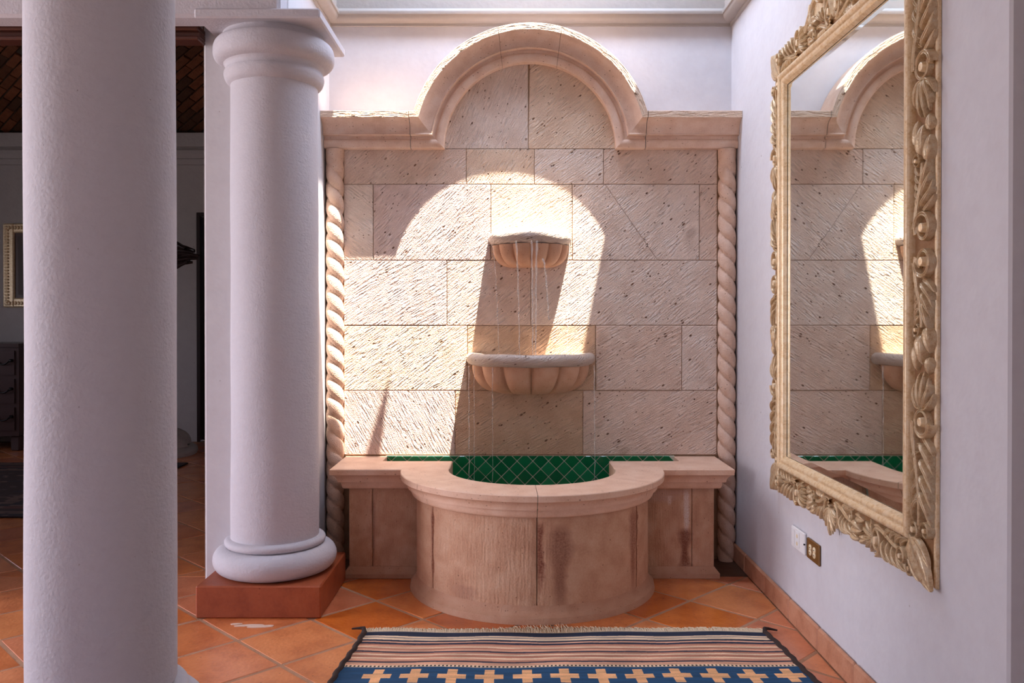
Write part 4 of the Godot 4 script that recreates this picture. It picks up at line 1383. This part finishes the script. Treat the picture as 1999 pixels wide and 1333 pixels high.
# ---------------------------------------------------------------- the rug
func build_rug() -> void:
	# woven picture, 1.53 m across by 1.5 m; v = 0 at the end near the fountain
	var N := 1024
	var im := Image.create(N, N, false, Image.FORMAT_RGB8)
	var navy := Color8(30, 40, 62)
	var pink := Color8(214, 160, 128)
	var rose := Color8(184, 124, 98)
	var cream := Color8(230, 200, 164)
	var blue := Color8(24, 70, 104)
	var peach := Color8(230, 172, 120)
	im.fill(blue)
	var px := N / 1.5
	# bands measured from the far end, metres
	for b in [[0.0, 0.040, navy], [0.040, 0.053, cream], [0.053, 0.059, Color8(110, 104, 108)], [0.059, 0.077, cream], [0.077, 0.090, navy], [0.090, 0.102, pink], [0.102, 0.116, navy], [0.116, 0.130, rose], [0.130, 0.142, pink], [0.142, 0.150, cream], [0.150, 0.164, rose], [0.164, 0.178, pink], [0.178, 0.188, navy], [0.188, 0.202, rose], [0.202, 0.212, cream], [0.212, 0.230, rose], [0.230, 0.240, cream], [0.240, 0.252, pink], [0.252, 0.262, rose], [0.262, 0.270, navy], [0.270, 0.292, pink], [0.292, 0.308, cream]]:
		im.fill_rect(Rect2i(0, int(b[0] * px), N, int(b[1] * px) - int(b[0] * px)), b[2])
	for k in range(0, N, 9):   # twined cord
		im.fill_rect(Rect2i(k, int(0.295 * px), 4, 7), Color8(36, 30, 32))
	# field of stepped crosses
	var pu := N / 1.53
	for r in 9:
		for c in 14:
			var cx := int((0.135 + c * 0.1213 - (0.06 if r & 1 else 0.0)) * pu)
			var cy := int((0.378 + r * 0.125) * px)
			im.fill_rect(Rect2i(cx - int(0.017 * pu), cy - int(0.053 * px), int(0.034 * pu), int(0.106 * px)), peach)
			im.fill_rect(Rect2i(cx - int(0.047 * pu), cy - int(0.017 * px), int(0.094 * pu), int(0.034 * px)), peach)
	var grain := nz(N, N, 0.06, 91, 2, 8)
	var fine := nz(N, N, 0.25, 92, 2)
	var wave := nz(N, N, 0.004, 93, 2)
	var src := im.get_data()
	var out := PackedByteArray()
	out.resize(src.size())
	for y in N:
		for x in N:
			var yy := clampi(y + int((wave[y * N + x] - 128) * 0.030) if y > 24 else y, 0, N - 1)
			var k := 0.80 + 0.14 * grain[y * N + x] / 128.0 + 0.06 * fine[y * N + x] / 128.0
			for c in 3:
				out[(y * N + x) * 3 + c] = clampi(int(src[(yy * N + x) * 3 + c] * k), 0, 255)
	var m := mat(Color(1, 1, 1), 0.95)
	m.albedo_texture = tex(N, N, Image.FORMAT_RGB8, out)
	m.heightmap_enabled = true
	m.heightmap_texture = tex(N, N, Image.FORMAT_L8, grain)
	m.heightmap_scale = 0.08
	var R := thing("kilim_rug", "flat-woven blue rug with peach crosses, striped end and short cream fringe", "rug", Vector3.ZERO)
	var at := func(u: float, v: float, h: float) -> Vector3:   # u 0..1 left to right, v metres towards the camera
		var d := 3.063 - v
		return V(lerpf(-0.545 - v * 0.062, 0.930 + v * 0.085, u) + 0.004 * sin(v * 13.0), h + 0.0018 * sin(u * 23.0 + v * 9.0) + 0.0025, d + 0.006 * sin(u * 9.0 + 1.0) * exp(-v * 3.0) + 0.008 * (u - 0.5))
	var rows := []
	var uvs := []
	for j in 61:
		var row := PackedVector3Array()
		var ur := PackedVector2Array()
		for i in 61:
			row.append(at.call(i / 60.0, j * 0.025, 0.006))
			ur.append(Vector2(i / 60.0, j / 60.0))
		rows.append(row)
		uvs.append(ur)
	var mb := MB.new()
	mb.grid(rows, true, uvs)
	for e in [0, 60]:
		var a := PackedVector3Array()
		var b := PackedVector3Array()
		for i in 61:
			a.append(rows[e][i])
			b.append(rows[e][i] - Vector3(0, 0.006, 0))
		mb.grid([a, b], e == 0)
	obj("woven_field", mb, m, R)
	for s in [0.0, 1.0]:
		var pts := []
		for j in 76:
			pts.append(at.call(s, j * 0.02, 0.0045) + Vector3(0.003 * sin(j * 1.7), 0, 0))
		var t := MB.new()
		tube(t, pts, [0.0115, 0.0105, 0.012, 0.0105], 8)
		obj("side_cord", t, mat(Color8(52, 36, 30), 0.95), R)
		var k := MB.new()   # the cord's loose end
		var p0: Vector3 = at.call(s, 0.0, 0.006)
		var o := -1.0 if s == 0.0 else 1.0
		tube(k, [p0, p0 + Vector3(o * 0.004, 0.008, -0.018), p0 + Vector3(o * 0.02, 0.006, -0.024), p0 + Vector3(o * 0.05, 0.003, -0.020 + 0.006 * o)], [0.010, 0.008, 0.005, 0.003], 6)
		obj("tassel", k, mat(Color8(46, 32, 28), 0.95), R)
	var fr := MB.new()
	rng.seed = 63
	for i in 1150:
		var u := (i + rng.randf()) / 1150.0
		var p: Vector3 = at.call(u, 0.0, 0.004)
		var l := rng.randf_range(0.026, 0.045) * 1.35 * (1.0 + 1.0 * exp(-pow((u - 0.47) / 0.10, 2.0)) * rng.randf())
		var dx := rng.randf_range(-0.018, 0.006)
		var pts := [p, p + Vector3(dx * 0.4, rng.randf_range(0.001, 0.006), -l * 0.5), p + Vector3(dx, -0.004, -l)]
		tube(fr, pts, [0.0019, 0.0016, 0.0009], 4)
	tag(obj("fringe", fr, mat(Color8(226, 204, 172), 0.95), R), "", "", "", "stuff")

func _ready() -> void:
	# camera: a shifted lens looking level down the alcove, tipped a fraction
	var cam := Camera3D.new()
	cam.name = "camera"
	cam.projection = Camera3D.PROJECTION_FRUSTUM
	cam.near = 0.05
	cam.far = 60.0
	cam.size = 2.0 * cam.near * 666.5 / 1630.0
	cam.frustum_offset = Vector2(-0.5, -27.1) / 1630.0 * cam.near
	cam.position = Vector3(0, 1.15, 0)
	cam.rotation_degrees = Vector3(-0.4, 0, 0)
	add_child(cam)
	cam.current = true
	# sky
	var env := Environment.new()
	env.background_mode = Environment.BG_SKY
	var sky := Sky.new()
	var sm := ProceduralSkyMaterial.new()
	sm.sky_top_color = Color(0.62, 0.70, 0.92)
	sm.sky_horizon_color = Color(0.86, 0.88, 0.95)
	sm.ground_horizon_color = Color(0.72, 0.68, 0.64)
	sm.ground_bottom_color = Color(0.62, 0.56, 0.50)
	sky.sky_material = sm
	env.sky = sky
	env.background_energy_multiplier = 3.0
	env.tonemap_mode = Environment.TONE_MAPPER_LINEAR
	env.tonemap_exposure = 1.38
	env.sdfgi_enabled = true
	env.ssao_enabled = true
	env.ssil_enabled = true
	var we := WorldEnvironment.new()
	we.name = "environment"
	we.environment = env
	add_child(we)
	# sun, high and a little to the right, through the skylight
	var sun := DirectionalLight3D.new()
	sun.name = "sun"
	sun.light_color = Color(1.0, 0.965, 0.91)
	sun.light_energy = 8.2
	sun.light_angular_distance = 0.55
	sun.shadow_enabled = true
	sun.sky_mode = DirectionalLight3D.SKY_MODE_LIGHT_ONLY
	add_child(sun)
	sun.look_at_from_position(Vector3.ZERO, Vector3(-0.126, -0.655, -0.115), Vector3.FORWARD)
	# daylight in the window openings of the hall
	for a in [[V(-5.95, 1.5, 2.2), V(0.0, 1.2, 2.2), Vector2(2.1, 2.2), 14.0, "window_daylight"], [V(-5.98, 1.5, 5.1), V(0.0, 1.5, 5.1), Vector2(1.0, 1.2), 1.05, "room_daylight"], [V(0.094, 3.39, 3.666), V(0.094, 0.0, 3.6661), Vector2(1.36, 0.29), 2.5, "skylight_daylight"]]:
		var al := AreaLight3D.new()
		al.name = a[4]
		al.area_size = a[2]
		al.light_color = Color(0.84, 0.90, 1.0) if a[0].y > 3.0 else Color(0.97, 0.955, 1.0)
		al.light_energy = a[3]
		al.shadow_enabled = true
		add_child(al)
		al.look_at_from_position(a[0], a[1], Vector3.UP if absf(a[0].y - a[1].y) < 1.0 else Vector3.BACK)
	make_materials()
	build_floor()
	build_shell()
	column("nearest white plaster column, large at the left of the photo", -1.007, 2.053, 3.3, false)
	column("white plaster column with moulded capital on a red clay plinth beside the fountain", -0.985, 3.47, 2.36, true)
	build_fountain()
	build_mirror()
	build_rug()
	build_plates()
	build_water()
	build_dark_room()
